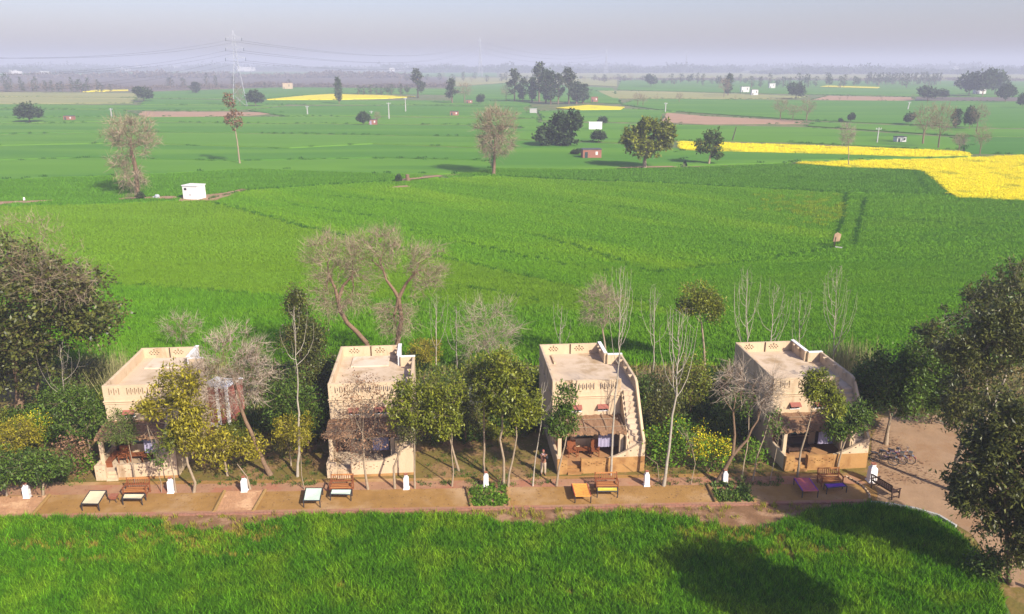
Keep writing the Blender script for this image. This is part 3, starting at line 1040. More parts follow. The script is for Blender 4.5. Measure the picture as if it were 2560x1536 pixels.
def reeds(label, base, w_m, h, n, m='reed', group='clumps of tall dry grass behind the cottages', name='reed_clump'):
    SEED[0] += 1
    rng = np.random.default_rng(SEED[0])
    B = at(*base)
    P = np.array(B) + np.stack([rng.normal(size=n) * w_m * .4, rng.normal(size=n) * w_m * .3, np.zeros(n)], 1)
    root = empty(name, B, label, 'grass', group)
    o = obj('grass_mass', spines(P, np.tile(UP, (n, 1)), 6, h, .016, m, 'grass_mass', rng, up=1.2, spread=.42), root)
    o['kind'] = 'stuff'
    o.matrix_parent_inverse = Matrix.Translation(-B)
    o = obj('plume_mass', spines(P[: n // 3] + UP * h * .5, np.tile(UP, (n // 3, 1)), 2, h * .8, .022, 'reed', 'plume_mass', rng, up=1.5, spread=.25), root)
    o['kind'] = 'stuff'
    o.matrix_parent_inverse = Matrix.Translation(-B)
    return root


# ---------------------------------------------------------------- cottages
def cottage(label, X0, Y0, rot, us, band, patch, rear_white):
    W, S, P, L, J, ZP, ZT, ZR, FL = 4.28 * us, 5.29 * us, 2.65, 7.0, 2.28, 5.13, 2.14, 4.40, .45
    rng = random.Random(int(X0 * 10))
    h = empty('cottage', (X0, Y0, 0), label, 'cottage', 'row of sand plastered cottages', R(rot))
    RB = P + L
    t = .18
    # walls
    MB().box(0, W, P, RB, 0, ZR - .02).build('wall', 'plaster', h, bevel=.02)
    MB().box(W + .002, S - .002, P + .004, RB - J, 0, ZR - .022).build('stair_tower_wall', 'plaster', h)
    # roof deck with worn screed
    MB().box(t, W - t, P + t, RB - t, ZR - .1, ZR + .03).box(W - t, S - t, P - .02, RB - J - t, ZR - .1, ZR + .026).build('roof_deck', 'roof_screed', h)
    if patch:
        MB().box(.9, W - .8, P + 4.6, RB - .5, ZR, ZR + .11).build('roof_patch', 'roof_patch', h, bevel=.015)
    else:
        MB().box(.75, .87, P + 4.8, P + 6.4, ZR, ZR + .16).build('roof_kerb', 'plaster', h)
    # parapets with real openings
    hp = ZP - ZR
    holes = []
    for c in (.72, 2.1, 3.45):
        c *= us
        wd = .46 if c < 1 else .62
        n = 3 if c < 1 else 5
        for i in range(n):
            x = c + (i - (n - 1) / 2) * wd * 1.9 / n
            holes.append((x - .034, x + .034, .10, .56))
            if i < n - 1:
                xm = x + wd * .95 / n
                holes.append((xm - .028, xm + .028, .22, .46))
    MB().panel(W, hp + .02, t, holes, lambda x, y, z: (x, P + .006 + y, ZR - .02 + z)).build('front_parapet', 'plaster', h)
    rh = []
    for c in (.95, 2.75):
        for (ix, iz) in ((-1.5, 0), (-.5, 0), (.5, 0), (1.5, 0), (-1, .8), (0, .8), (1, .8), (-1, -.8), (0, -.8), (1, -.8), (0, 1.5)):
            x, z = c * us + ix * .2, .40 + iz * .15
            rh.append((x - .058, x + .058, z - .042, z + .042))
    MB().panel(W - .01, hp, t, rh, lambda x, y, z: (x + .005, RB - t - .006 + y, ZR + z)).build('rear_parapet', 'plaster', h)
    MB().box(-.004, t, P + t + .01, RB - t - .01, ZR - .018, ZP - .004).build('side_parapet', 'plaster', h, bevel=.03)
    MB().box(W - t, W + .004, RB - J + .002, RB - t - .01, ZR - .018, ZP + .06).build('side_parapet', 'plaster_white' if rear_white else 'plaster', h, bevel=.03)
    MB().box(W + .006, S - t - .004, RB - J - t, RB - J, ZR - .018, ZP - .03).build('landing_parapet', 'plaster', h, bevel=.03)
    # white coping on the rear right corner: limewash, and sunlit edges painted white
    MB().box(W - t - .03, W + .03, RB - J - .06, RB - .02, ZP + .05, ZP + .10).build('coping', 'white_paint', h)
    MB().box(W + .04, S + .02, RB - J - t - .02, RB - J + .02, ZP - .034, ZP + .02).build('coping', 'white_paint', h)
    # outer stair wall following the flight
    MB().prism([(0.02, 0), (0.02, ZT), (.5, ZT + .42), (P - .15, ZP - .15), (P + .25, ZP), (RB - J + .01, ZP), (RB - J + .01, 0)], 0, S - t, S).build('stair_wall', 'plaster', h, bevel=.03)
    for v_ in (RB - J - 1.2, RB - J - 2.6, RB - J - 4.0):
        MB().prism([(S - t - .26, ZP - .02), (S - t + .01, ZP - .02), (S - t + .01, ZP - .40)], 1, v_, v_ + .12).build('wall_bracket', 'plaster', h)
    for v_ in (RB - .9, RB - 1.6):
        MB().prism([(W - t - .22, ZP + .04), (W - t + .01, ZP + .04), (W - t + .01, ZP - .32)], 1, v_, v_ + .12).build('wall_bracket', 'plaster', h)
    # flight of steps up the right side
    ns = 10
    for i in range(ns):
        v0 = .25 + (P - .25) * i / ns
        z1 = 1.62 + (ZR - 1.62) * (i + 1) / (ns + .0) - .004 * (i == ns - 1)
        v1 = .25 + (P - .25) * (i + 1) / ns
        MB().box(W + .12, S - t - .004, v0, v1 - .003, z1 - .55 if i else 0, z1).build('step', 'roof_screed', h)
    MB().prism([(.25, 0), (.25, 1.7), (P, ZR - .05), (P, 0)], 0, W + .02, W + .11).build('stair_string', 'plaster', h)
    MB().box(W + .13, S - t - .01, P - .85, P - .01, 0, 2.6).build('stair_base', 'plaster', h)
    # cornice under the front parapet
    MB().box(-.06, W + .05, P - .07, P + .05, 4.02, 4.10).box(-.035, W + .03, P - .04, P + .05, 3.88, 3.95).build('cornice', 'plaster', h, bevel=.015)
    MB().box(-.05, -.001, P + .06, RB, 4.02, 4.10).build('cornice', 'plaster', h)
    # two small vents with red tile hoods
    for u0 in (1.16, 2.82):
        u0 *= us
        wv = MB().box(u0 + .06, u0 + .68, P - .015, P + .05, 3.02, 3.28).build('window', 'glass_dark', h)
        MB().box(u0 + .03, u0 + .71, P - .035, P - .016, 2.98, 3.03).box(u0 + .35, u0 + .39, P - .035, P - .016, 3.03, 3.28).build('frame', 'white_paint', wv)
        MB().poly([(u0, P - .30, 3.25), (u0 + .70, P - .30, 3.25), (u0 + .70, P - .001, 3.40), (u0, P - .001, 3.40), (u0, P - .30, 3.30), (u0 + .70, P - .30, 3.30), (u0 + .70, P - .001, 3.46), (u0, P - .001, 3.46)],
                  [(0, 3, 2, 1), (4, 5, 6, 7), (0, 1, 5, 4), (1, 2, 6, 5), (2, 3, 7, 6), (3, 0, 4, 7)]).build('window_hood', 'red_tile', h)
    MB().tube((W * .5, RB - t - .05, ZR), (W * .5, RB - t - .05, ZP + .03), .035).build('drain_pipe', 'wood_dark', h)
    # verandah: raised floor, doors, blind, curtain
    MB().box(t, S - t - .01, .30, P - .004, 0, FL).build('patio_floor', 'mud_floor' if band else 'roof_screed', h)
    d = MB().box(.35, 1.15, P - .05, P + .02, FL, 2.35).build('door', 'wood_dark', h)
    MB().box(.30, .35, P - .07, P - .001, FL, 2.42).box(1.15, 1.20, P - .07, P - .001, FL, 2.42).box(.30, 1.20, P - .07, P - .001, 2.42, 2.48).build('frame', 'wood', d)
    wd = MB().box(1.5, 2.65, P - .04, P + .02, FL + .75, 2.25).build('window', 'glass_dark', h)
    MB().box(1.45, 2.7, P - .07, P - .041, FL + .68, FL + .74).box(1.45, 2.7, P - .07, P - .041, 2.26, 2.32).box(2.05, 2.1, P - .07, P - .041, FL + .74, 2.26).build('frame', 'wood_dark', wd)
    MB().box(1.4, 2.7, P - .22, P - .18, 1.35, 2.35).build('window_blind', 'blind', h)
    MB().box(3.15, 3.75, P - .05, P + .02, FL, 2.3).build('door', 'wood_dark', h)
    cur = MB()
    n = 9
    cx0, cx1 = 2.72 * us, 3.72 * us
    for i in range(n):
        a, b = cx0 + (cx1 - cx0) * i / n, cx0 + (cx1 - cx0) * (i + 1) / n
        ya, yb = 1.45 + .03 * (i % 2), 1.45 + .03 * ((i + 1) % 2)
        cur.poly([(a, ya, 1.05), (b, yb, 1.02), (b, yb, 2.36), (a, ya, 2.36)], [(0, 1, 2, 3)])
    c_ = cur.build('curtain', 'curtain', h)
    c_.modifiers.new('cloth', 'SOLIDIFY').thickness = .012
    # thatched awning on poles
    th = MB()
    nu, prev = 26, None
    z0, z1, y0, y1 = 2.74, 2.46, P - .01, .74
    top, und = [], []
    for i in range(nu + 1):
        u_ = -.08 + (W + .1) * i / nu
        row = []
        for j in range(5):
            s = j / 4
            jz = rng.uniform(-.025, .03)
            yy = y0 + (y1 - y0) * s + (rng.uniform(-.10, .06) if j == 4 else 0)
            row.append((u_ + rng.uniform(-.02, .02), yy, z0 + (z1 - z0) * s + jz + .03 * math.sin(s * 3.1)))
        top.append(row)
    for i in range(nu):
        for j in range(4):
            a, b, c, d_ = top[i][j], top[i + 1][j], top[i + 1][j + 1], top[i][j + 1]
            th.poly([a, b, c, d_], [(0, 3, 2, 1)])
            lo = [(q[0], q[1], q[2] - .10) for q in (a, b, c, d_)]
            th.poly(lo, [(0, 1, 2, 3)])
        a, b = top[i][4], top[i + 1][4]
        th.poly([a, b, (b[0], b[1] - .03, b[2] - rng.uniform(.10, .26)), (a[0], a[1] - .03, a[2] - rng.uniform(.10, .26))], [(0, 3, 2, 1)])
    tho = th.build('thatch_awning', 'thatch', h)
    for s in (.34, .80):
        yy, zz = y0 + (y1 - y0) * s, z0 + (z1 - z0) * s + .085
        MB().tube((-.1, yy, zz), (W + .05, yy + .02, zz), .018).build('bamboo_batten', 'bamboo', tho)
    for u_ in (W * .12, W * .42, W * .72, W * .96):
        MB().tube((u_, y0, z0 + .10), (u_ + .04, y1 + .02, z1 + .11), .022).build('bamboo_rafter', 'bamboo', tho)
    MB().box(-.02, W + .02, .80, .90, 2.24, 2.34).build('beam', 'wood_dark', h)
    MB().box(.10, .34, .72, .96, FL, 2.235).build('pillar', 'plaster', h, bevel=.02)
    MB().box(W - .42, W - .14, .72, .98, FL, 2.235).build('pillar', 'plaster', h, bevel=.02)
    MB().box(W - .10, W + .016, .30, 1.05, 0, 2.2).build('stair_pier', 'plaster', h, bevel=.02)
    # low walls round the patio: left return, short left piece, long swept piece with lattice openings
    lowm = 'mud' if band else 'plaster'
    MB().box(-.004, t - .004, .185, P, 0, 1.0).build('patio_side_wall', 'plaster', h, bevel=.03)

    def diamond(c, zc):
        return [(x - .045, x + .045, z - .028, z + .028) for x, z in ((c - .18, zc), (c, zc + .11), (c + .18, zc), (c, zc - .11), (c, zc + .001), (c - .09, zc + .055), (c + .09, zc - .055)) if True][:4]
    MB().panel(.62, 1.0, t, diamond(.31, .66), lambda x, y, z: (x, y, z)).build('patio_wall', lowm, h)
    u0, ua = 1.45 * us, 3.1 * us
    hol = diamond(.45, .66) + diamond(.95, .66) + diamond(1.4, .66)
    MB().panel(ua - u0, 1.0, t, hol, lambda x, y, z: (u0 + x, y, z)).build('patio_wall', lowm, h)
    prof = [(ua, 0), (ua, 1.0)]
    for i in range(1, 13):
        s = i / 12
        prof.append((ua + (S - ua) * s, 1.0 + (ZT - 1.0) * (s ** 1.35)))
    prof.append((S, 0))
    sw = MB().prism(prof, 1, .002, t - .002).build('swept_wall', 'plaster', h)
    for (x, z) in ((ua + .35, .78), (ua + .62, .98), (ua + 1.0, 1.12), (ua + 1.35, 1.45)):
        MB().box(x - .05, x + .05, -.004, .001, z - .03, z + .03).build('painted_opening', 'shade_dark', h)  # thin dark boxes paint the shade of small holes on the solid wall
    if band:
        MB().box(ua + .001, S + .004, -.010, .001, 0, 1.04).build('mud_skirting', 'mud', h)
        MB().box(S - .001, S + .006, .0, .6, 0, 1.04).build('mud_skirting', 'mud', h)
    else:
        MB().box(u0, S + .004, -.008, -.001, 0, .17).build('mud_skirting', 'mud', h)
    for i in range(3):
        MB().box(.64, 1.43 * us, -.12 + .20 * i, .32, 0 if i == 0 else .15 * i + .002, .15 * (i + 1) - .004 * (i == 2)).build('step', lowm, h)
    MB().box(1.43 * us, u0 - .002, -.05, .3, 0, 1.02).build('gate_pier', lowm, h, bevel=.02)
    return h


COT = [cottage('sand cottage farthest left, behind the golden leaved young tree', -25.30, 43.53, 4.92, .92, False, True, True),
       cottage('sand cottage second from left, its porch hidden by a brown leaved tree', -11.31, 43.85, 4.99, 1.0, False, True, True),
       cottage('sand cottage second from right with mud brown front wall, in full sun', 2.80, 44.28, 5.0, 1.03, True, False, False),
       cottage('sand cottage farthest right, partly in tree shade beside the bicycles', 16.94, 44.71, 5.19, 1.01, True, False, False)]
CPOS = [(-25.30, 43.53, 4.92), (-11.31, 43.85, 4.99), (2.80, 44.28, 5.0), (16.94, 44.71, 5.19)]


def local(i, u_, v_, z=0.0):
    X0, Y0, a = CPOS[i]
    a = R(a)
    return Vector((X0 + u_ * math.cos(a) - v_ * math.sin(a), Y0 + u_ * math.sin(a) + v_ * math.cos(a), z))


# white and red outbuilding behind the first cottage
ob = at(545, 1066)
o_ = empty('outbuilding', ob, 'red and white painted stair block behind the leftmost cottage', 'outbuilding', None, R(-18))
MB().box(-.95, .95, 0, 1.6, 0, 2.9).build('wall', 'red_tile', o_)
MB().box(-1.05, -.80, -.06, .10, 0, 3.05).build('pillar', 'white_paint', o_)
MB().box(.12, .36, -.06, .10, 0, 3.0).build('pillar', 'white_paint', o_)
MB().box(.90, 1.08, .04, 1.7, 0, 2.95).build('side_wall', 'red_tile', o_)
MB().box(.92, 1.14, -.08, .035, 0, 3.05).build('pillar', 'white_paint', o_)
MB().box(.88, 1.16, -.08, 1.72, 3.06, 3.14).build('coping', 'white_paint', o_)
MB().box(-1.05, 1.15, -.14, -.085, 0, .26).build('plinth', 'white_paint', o_)
MB().box(-.78, .03, -.03, .0, .45, 1.75).build('door', 'wood', o_)
MB().box(-1.0, 1.0, -.02, 1.65, 2.92, 3.0).build('roof', 'concrete', o_)
# dim shed under the trees between the middle cottages
sh = at(1235, 1062)
o_ = empty('shed', sh, 'low open shed with dark grey roof between the two middle cottages', 'shed', None, R(4))
MB().poly([(-1.7, -.3, 1.75), (1.7, -.3, 1.75), (1.7, 2.2, 2.15), (-1.7, 2.2, 2.15), (-1.7, -.3, 1.82), (1.7, -.3, 1.82), (1.7, 2.2, 2.22), (-1.7, 2.2, 2.22)],
          [(0, 3, 2, 1), (4, 5, 6, 7), (0, 1, 5, 4), (1, 2, 6, 5), (2, 3, 7, 6), (3, 0, 4, 7)]).build('roof', 'grey_roof', o_)
MB().box(-1.6, 1.6, 2.0, 2.1, 0, 2.1).build('wall', 'brick_wall', o_)
for x in (-1.55, 1.55):
    MB().tube((x, -.15, 0), (x, -.15, 1.76), .06).build('post', 'wood_dark', o_)


# ---------------------------------------------------------------- yard furniture
def charpoy(label, q, h, bed, frame, side=None):
    """string cot from the four corner pixels of its bed: rear left, rear right, front right, front left"""
    P = [at(x, y, h) for x, y in q]
    c = sum(P, Vector()) / 4
    base = Vector((c.x, c.y, 0))
    r = empty('charpoy', base, label, 'cot', 'string cots in the yard')
    P = [p - base for p in P]
    m_ = MB()
    top = [Vector((p.x, p.y, h)) for p in P]
    cc = sum(top, Vector()) / 4
    ins = [cc + (p - cc) * .93 for p in top]
    n = 8
    for i in range(n):
        for j in range(n):
            def g(a, b):
                e = ins[3] + (ins[0] - ins[3]) * b
                f = ins[2] + (ins[1] - ins[2]) * b
                v_ = e + (f - e) * a
                return (v_.x, v_.y, h - .05 * math.sin(math.pi * a) * math.sin(math.pi * b) + .012)
            m_.poly([g(i / n, j / n), g((i + 1) / n, j / n), g((i + 1) / n, (j + 1) / n), g(i / n, (j + 1) / n)], [(0, 1, 2, 3)])
    o = m_.build('woven_bed', bed, r)
    o.modifiers.new('weave', 'SOLIDIFY').thickness = .02
    for i in range(4):
        MB().tube(top[i], top[(i + 1) % 4], .032, k=8).build('rail', side if (side and i in (1, 3)) else (bed if i in (0, 2) and side else frame), r)
        MB().tube((top[i].x, top[i].y, 0), (top[i].x, top[i].y, h + .02), .03, .035, 8).build('leg', frame, r)
    return r


def zz(ox, oy, s, *pp):
    return [(ox + x / s, oy + y / s) for x, y in pp]


charpoy('large cream string cot leftmost in the yard', zz(0, 1160, 3.534, (795, 238), (940, 238), (868, 355), (718, 353)), .46, 'seat_cream', 'dark_metal')
charpoy('small cream string cot before the brown bench at the left', zz(0, 1160, 3.534, (1095, 268), (1283, 268), (1250, 310), (1080, 308)), .42, 'seat_cream', 'dark_metal')
charpoy('large pale mint string cot before the second cottage from left', zz(650, 1160, 3.299, (378, 200), (515, 200), (493, 303), (357, 303)), .46, 'seat_mint', 'dark_metal')
charpoy('small pale mint string cot before its brown bench', zz(650, 1160, 3.299, (590, 213), (757, 213), (748, 255), (578, 250)), .42, 'seat_mint', 'dark_metal')
charpoy('large orange and yellow string cot with red sides', zz(1350, 1140, 3.299, (262, 233), (388, 233), (420, 333), (290, 333)), .46, 'seat_orange', 'dark_metal', 'rope_red')
charpoy('small bright yellow string cot before a brown bench', zz(1350, 1140, 3.299, (470, 262), (640, 262), (642, 293), (473, 293)), .42, 'seat_yellow', 'dark_metal')
charpoy('large coral and violet string cot before the rightmost cottage', zz(1700, 840, 3.533, (1010, 1258), (1140, 1258), (1222, 1368), (1085, 1370)), .46, 'seat_coral', 'dark_metal', 'seat_violet')
charpoy('small violet string cot before the rightmost cottage', zz(1700, 840, 3.533, (1275, 1308), (1440, 1300), (1475, 1330), (1300, 1345)), .42, 'seat_violet', 'dark_metal')


def bench(label, base, rz, m_='wood', m2='wood_light', wdt=1.35):
    b = empty('wooden_bench', base, label, 'bench', 'slatted wooden benches', rz)
    a = wdt / 2
    for x in (-a, a - .06):
        MB().box(x, x + .06, -.30, -.24, 0, .62).build('leg', m_, b)
        MB().poly([(x, .24, 0), (x + .06, .24, 0), (x + .06, .30, 0), (x, .30, 0), (x, .36, .95), (x + .06, .36, .95), (x + .06, .42, .95), (x, .42, .95)],
                  [(0, 3, 2, 1), (4, 5, 6, 7), (0, 1, 5, 4), (1, 2, 6, 5), (2, 3, 7, 6), (3, 0, 4, 7)]).build('leg', m_, b)
        MB().box(x - .01, x + .07, -.33, .33, .62, .66).build('armrest', m_, b)
        MB().box(x + .01, x + .05, -.239, .25, .15, .20).build('stretcher', m_, b)
    for i in range(6):
        y = -.29 + i * .09
        MB().box(-a + .065, a - .065, y, y + .07, .40, .43).build('seat_slat', m2 if i % 2 == 0 else m_, b)
    MB().box(-a + .063, a - .063, -.285, -.245, .33, .395).build('apron', m_, b)
    for z0, y0 in ((.50, .28), (.88, .34)):
        MB().box(-a + .063, a - .063, y0, y0 + .045, z0, z0 + .08).build('back_rail', m2 if z0 > .6 else m_, b)
    n = 9
    for i in range(n):
        x = -a + .12 + (2 * a - .30) * i / (n - 1)
        MB().poly([(x, .295, .585), (x + .05, .295, .585), (x + .05, .31, .585), (x, .31, .585), (x, .35, .875), (x + .05, .35, .875), (x + .05, .365, .875), (x, .365, .875)],
                  [(0, 3, 2, 1), (4, 5, 6, 7), (0, 1, 5, 4), (1, 2, 6, 5), (2, 3, 7, 6), (3, 0, 4, 7)]).build('back_slat', m_, b)
    return b


bench('brown slatted bench behind the small cream cot', at(343, 1238), R(3))
bench('brown slatted bench behind the small mint cot', at(855, 1229), R(3), 'wood', 'wood_light')
bench('brown slatted bench behind the small yellow cot', at(1516, 1224), R(3))
bench('orange brown bench behind the small violet cot', at(2074, 1212), R(4), 'wood', 'wood_light')
bench('dark wooden bench turned sideways beside the largest white pillar', at(2212, 1233), R(112), 'wood_dark', 'wood_dark', 1.6)


def lamp_post(label, px, py, s=1.0, sx=1.0):
    b = empty('white_pillar', at(px, py), label, 'pillar', 'white pillars along the yard', R(3))
    MB().frus(0, 0, 0, .07 * s, .20 * sx, .20 * sx).frus(0, 0, .07 * s, .74 * s, .165 * sx, .155 * sx).frus(0, 0, .74 * s, .82 * s, .155 * sx, .095 * sx).frus(0, 0, .82 * s, .93 * s, .085 * sx, .085 * sx).build('shaft', 'white_paint', b, bevel=.012)
    MB().lathe([(.0, .921 * s), (.10 * sx, .923 * s), (.13 * sx, .97 * s), (.11 * sx, .985 * s), (.0, .96 * s)], k=10).build('oil_lamp', 'terracotta', b)
    return b


for lab, px, py, s, sx in (('white pillar at the far left edge of the yard', 69, 1246, 1.0, 1.0),
                           ('white pillar before the leftmost cottage, beside two thin trunks', 429, 1231, 1.0, 1.0),
                           ('white pillar behind the bare soil bed with earth edges', 612, 1229, 1.0, 1.0),
                           ('white pillar before the second cottage from left, between two trunks', 1016, 1222, 1.0, .95),
                           ('white pillar behind the bright green vegetable bed', 1215, 1217, 1.0, .95),
                           ('white pillar in front of the cottage with brown front wall, near its right corner', 1616, 1214, 1.0, .95),
                           ('white pillar behind the shaded vegetable bed by the thick leaning trunk', 1811, 1211, 1.0, .95),
                           ('largest white pillar at the right end beside the dark bench', 2178, 1204, 1.25, 1.35)):
    lamp_post(lab, px, py, s, sx)

# brazier between the cream cots
bz = empty('brazier', at(286, 1254), 'small rusty brazier with ash between the two cream cots', 'brazier')
MB().frus(0, 0, .20, .42, .16, .24, .13, .19).build('fire_box', 'terracotta', bz)
MB().box(-.20, .20, -.15, .15, .40, .415).build('ash', 'grey_roof', bz)
for sx in (-1, 1):
    for sy in (-1, 1):
        MB().tube((sx * .2, sy * .16, 0), (sx * .15, sy * .12, .24), .018).build('leg', 'dark_metal', bz)

# verandah chairs and tables
def chair(label, base, rz):
    c = empty('wooden_chair', base, label, 'chair', 'dark wooden porch chairs', rz)
    MB().box(-.27, .27, -.25, .25, .36, .42).build('seat', 'wood', c)
    for x in (-.27, .22):
        MB().box(x, x + .05, -.25, -.20, 0, .60).build('leg', 'wood', c)
        MB().box(x, x + .05, .20, .25, 0, .359).build('leg', 'wood', c)
        MB().box(x - .005, x + .055, -.26, .24, .60, .64).build('armrest', 'wood', c)
    MB().box(-.27, .27, .251, .295, .30, .98).build('backrest', 'wood', c)
    return c


for i, nm in ((0, 'leftmost cottage'), (2, 'brown walled cottage')):
    chair('dark brown chair left of the porch table at the ' + nm, local(i, 1.15, 1.55, .45), R(8))
    chair('dark brown chair right of the porch table at the ' + nm, local(i, 2.62, 1.5, .45), R(-6))
    t_ = empty('wooden_table', local(i, 1.9, 1.7, .45), 'low brown table on the porch of the ' + nm, 'table', None, R(5))
    MB().box(-.40, .40, -.25, .25, .38, .42).build('table_top', 'wood', t_)
    for sx in (-.38, .33):
        for sy in (-.23, .18):
            MB().box(sx, sx + .05, sy, sy + .05, 0, .379).build('leg', 'wood', t_)
t_ = empty('porch_bench', local(0, .52, 1.5, .45), 'long brown bench at the left end of the leftmost porch', 'bench', None, R(5))
MB().box(-.2, .2, -.75, .75, .38, .43).build('seat', 'wood', t_)
for y in (-.68, .62):
    MB().box(-.18, .18, y, y + .06, 0, .379).build('leg', 'wood', t_)
t_ = empty('porch_sofa', local(3, 1.6, 1.7, .45), 'low dark brown sofa on the shaded porch of the rightmost cottage', 'sofa', None, R(5))
MB().box(-.75, .75, -.3, .3, .2, .40).build('seat', 'wood_dark', t_)
MB().box(-.75, .75, .301, .40, .1, .85).build('backrest', 'wood_dark', t_)
for sx in (-.72, .66):
    MB().box(sx, sx + .06, -.28, .25, 0, .199).build('leg', 'wood_dark', t_)

# brick kerb along the yard, each brick its own piece
kb = empty('brick_kerb', (0, 40.3, 0), 'low red brick kerb between the yard and the wheat', 'kerb')
bm_ = MB().box(-.112, .112, -.055, .055, 0, .14).mesh('brick', 'brick')
pts = yard_front
X = -33.0
nb = 0
while X < 20.7:
    y = np.interp(X, [p[0] for p in pts], [p[1] for p in pts])
    o = obj('brick', bm_, kb, (X, y - 40.3 - .06 + random.uniform(-.012, .012), random.uniform(-.02, .015)), (0, 0, R(2 + random.uniform(-2, 2))))
    X += .236
    nb += 1
mb = MB()
prev = None
for (x, y) in [(-46, 38.78)] + yard_front[1:]:
    if prev:
        mb.poly([(prev[0], prev[1] + .01 - 40.3, .10), (x, y + .01 - 40.3, .10), (x, y + .24 - 40.3, .10), (prev[0], prev[1] + .24 - 40.3, .10),
                 (prev[0], prev[1] + .24 - 40.3, 0), (x, y + .24 - 40.3, 0)], [(0, 1, 2, 3), (3, 2, 5, 4)])
    prev = (x, y)
mb.build('kerb_top', 'path', kb)
# white kerb round the curve
wk = empty('white_kerb', (22, 40.5, 0), 'curved white painted kerb at the right end of the wheat', 'kerb')
cc = [Vector((p[0] - 22, p[1] - 40.5, 0)) for p in curve[:5]]
for i in range(len(cc) - 1):
    n_ = max(1, int((cc[i + 1] - cc[i]).length / .5))
    for j in range(n_):
        a, b = cc[i].lerp(cc[i + 1], j / n_), cc[i].lerp(cc[i + 1], (j + .96) / n_)
        d_ = (b - a)
        MB().box(0, d_.length, -.07, .07, 0, .15).build('kerb_stone', 'concrete', wk, loc=a, rot=(0, 0, math.atan2(d_.y, d_.x)), bevel=.01)
# stone edge beside the dark bench
eb = empty('stone_edging', at(2150, 1215), 'curved row of small stones left of the dark bench', 'edging')
e0 = [at(x, y) - at(2150, 1215) for x, y in zz(2080, 1080, 8.245, (300, 940), (420, 1000), (540, 1070), (640, 1140), (720, 1220), (770, 1310), (775, 1420))]
k_ = 0
for i in range(len(e0) - 1):
    for j in range(5):
        p = e0[i].lerp(e0[i + 1], j / 5)
        k_ += 1
        MB().frus(0, 0, 0, .08 + .03 * random.random(), .055, .04).build('stone', 'plaster' if k_ % 3 else 'bank', eb, loc=p, rot=(0, 0, random.uniform(0, 3)))


# beds with earth edges
def bed(name, label, quad, m_, z=.05):
    P = [at(*p) for p in quad]
    c = sum(P, Vector()) / 4
    r = empty(name, (c.x, c.y, 0), label, 'garden bed')
    Q = [p - Vector((c.x, c.y, 0)) for p in P]
    mb = MB()
    n = 14
    for i in range(n):
        a0, a1 = Q[0].lerp(Q[3], i / n), Q[1].lerp(Q[2], i / n)
        b0, b1 = Q[0].lerp(Q[3], (i + 1) / n), Q[1].lerp(Q[2], (i + 1) / n)
        m0, m1 = a0.lerp(b0, .5), a1.lerp(b1, .5)
        U_ = Vector((0, 0, .05))
        mb.poly([a0 + U_ * .5, a1 + U_ * .5, m1 + U_ * 1.7, m0 + U_ * 1.7, b1 + U_ * .5, b0 + U_ * .5], [(0, 1, 2, 3), (3, 2, 4, 5)])
    mb.build('soil', m_, r)
    for a, b in ((Q[0], Q[3]), (Q[1], Q[2])):
        e = MB()
        pr = a + Vector((0, 0, .07))
        e.tube(pr, b + Vector((0, 0, .07)), .10, .10, 8)
        e.build('earth_edge', 'earth', r)
    return r, P


bed('bare_bed', 'bare soil bed at the far left corner of the yard', zz(0, 1160, 3.534, (-180, 300), (440, 285), (285, 465), (-260, 478)), 'tilled')
bed('bare_bed', 'bare furrowed soil bed before the white pillar right of the leftmost cottage', zz(0, 1160, 3.534, (1985, 250), (2345, 240), (2235, 432), (1890, 438)), 'tilled')
VB = []
for lab, q in (('vegetable bed with bright green leaves near the middle of the yard', zz(650, 1160, 3.299, (1705, 205), (2030, 195), (2055, 360), (1745, 365))),
               ('shaded dark green vegetable bed near the thick leaning trunk', zz(1350, 1140, 3.299, (1385, 250), (1665, 225), (1775, 395), (1455, 395)))):
    r_, P_ = bed('vegetable_bed', lab, q, 'bank')
    VB.append((r_, P_))
for bi, (r_, P_) in enumerate(VB):
    rng = np.random.default_rng(50 + bi)
    poly = [(p.x, p.y) for p in P_]
    c0 = np.mean(poly, 0)
    poly = [tuple(c0 + (np.array(p) - c0) * .97) for p in poly]
    n_ = 0
    lf = 'leaf_bright' if bi == 0 else 'leaf_green'
    V = []
    while n_ < 110:
        q = rng.uniform(np.min(poly, 0), np.max(poly, 0))
        if inside(q[None], poly)[0]:
            V.append(q)
            n_ += 1
    V = np.array(V)
    for k_, q in enumerate(V):
        P = np.array([[0, 0, .05], [0.05, .03, .10]])
        o = obj('leafy_plant', leaves(P, np.tile(UP, (2, 1)), 8, .17, .055, .1, lf, 'leafy_plant', rng, jit=.05), r_, (q[0] - r_.location.x, q[1] - r_.location.y, .06))
    for k_ in range(4):
        q = V[k_ * 5]
        P = np.array([[0, 0, z] for z in np.linspace(.1, .75, 7)])
        obj('flowering_plant', leaves(P, np.tile(UP, (7, 1)), 7, .13, .04, .1, 'leaf_feather', 'flowering_plant', rng, jit=.05), r_, (q[0] - r_.location.x, q[1] - r_.location.y, .05))


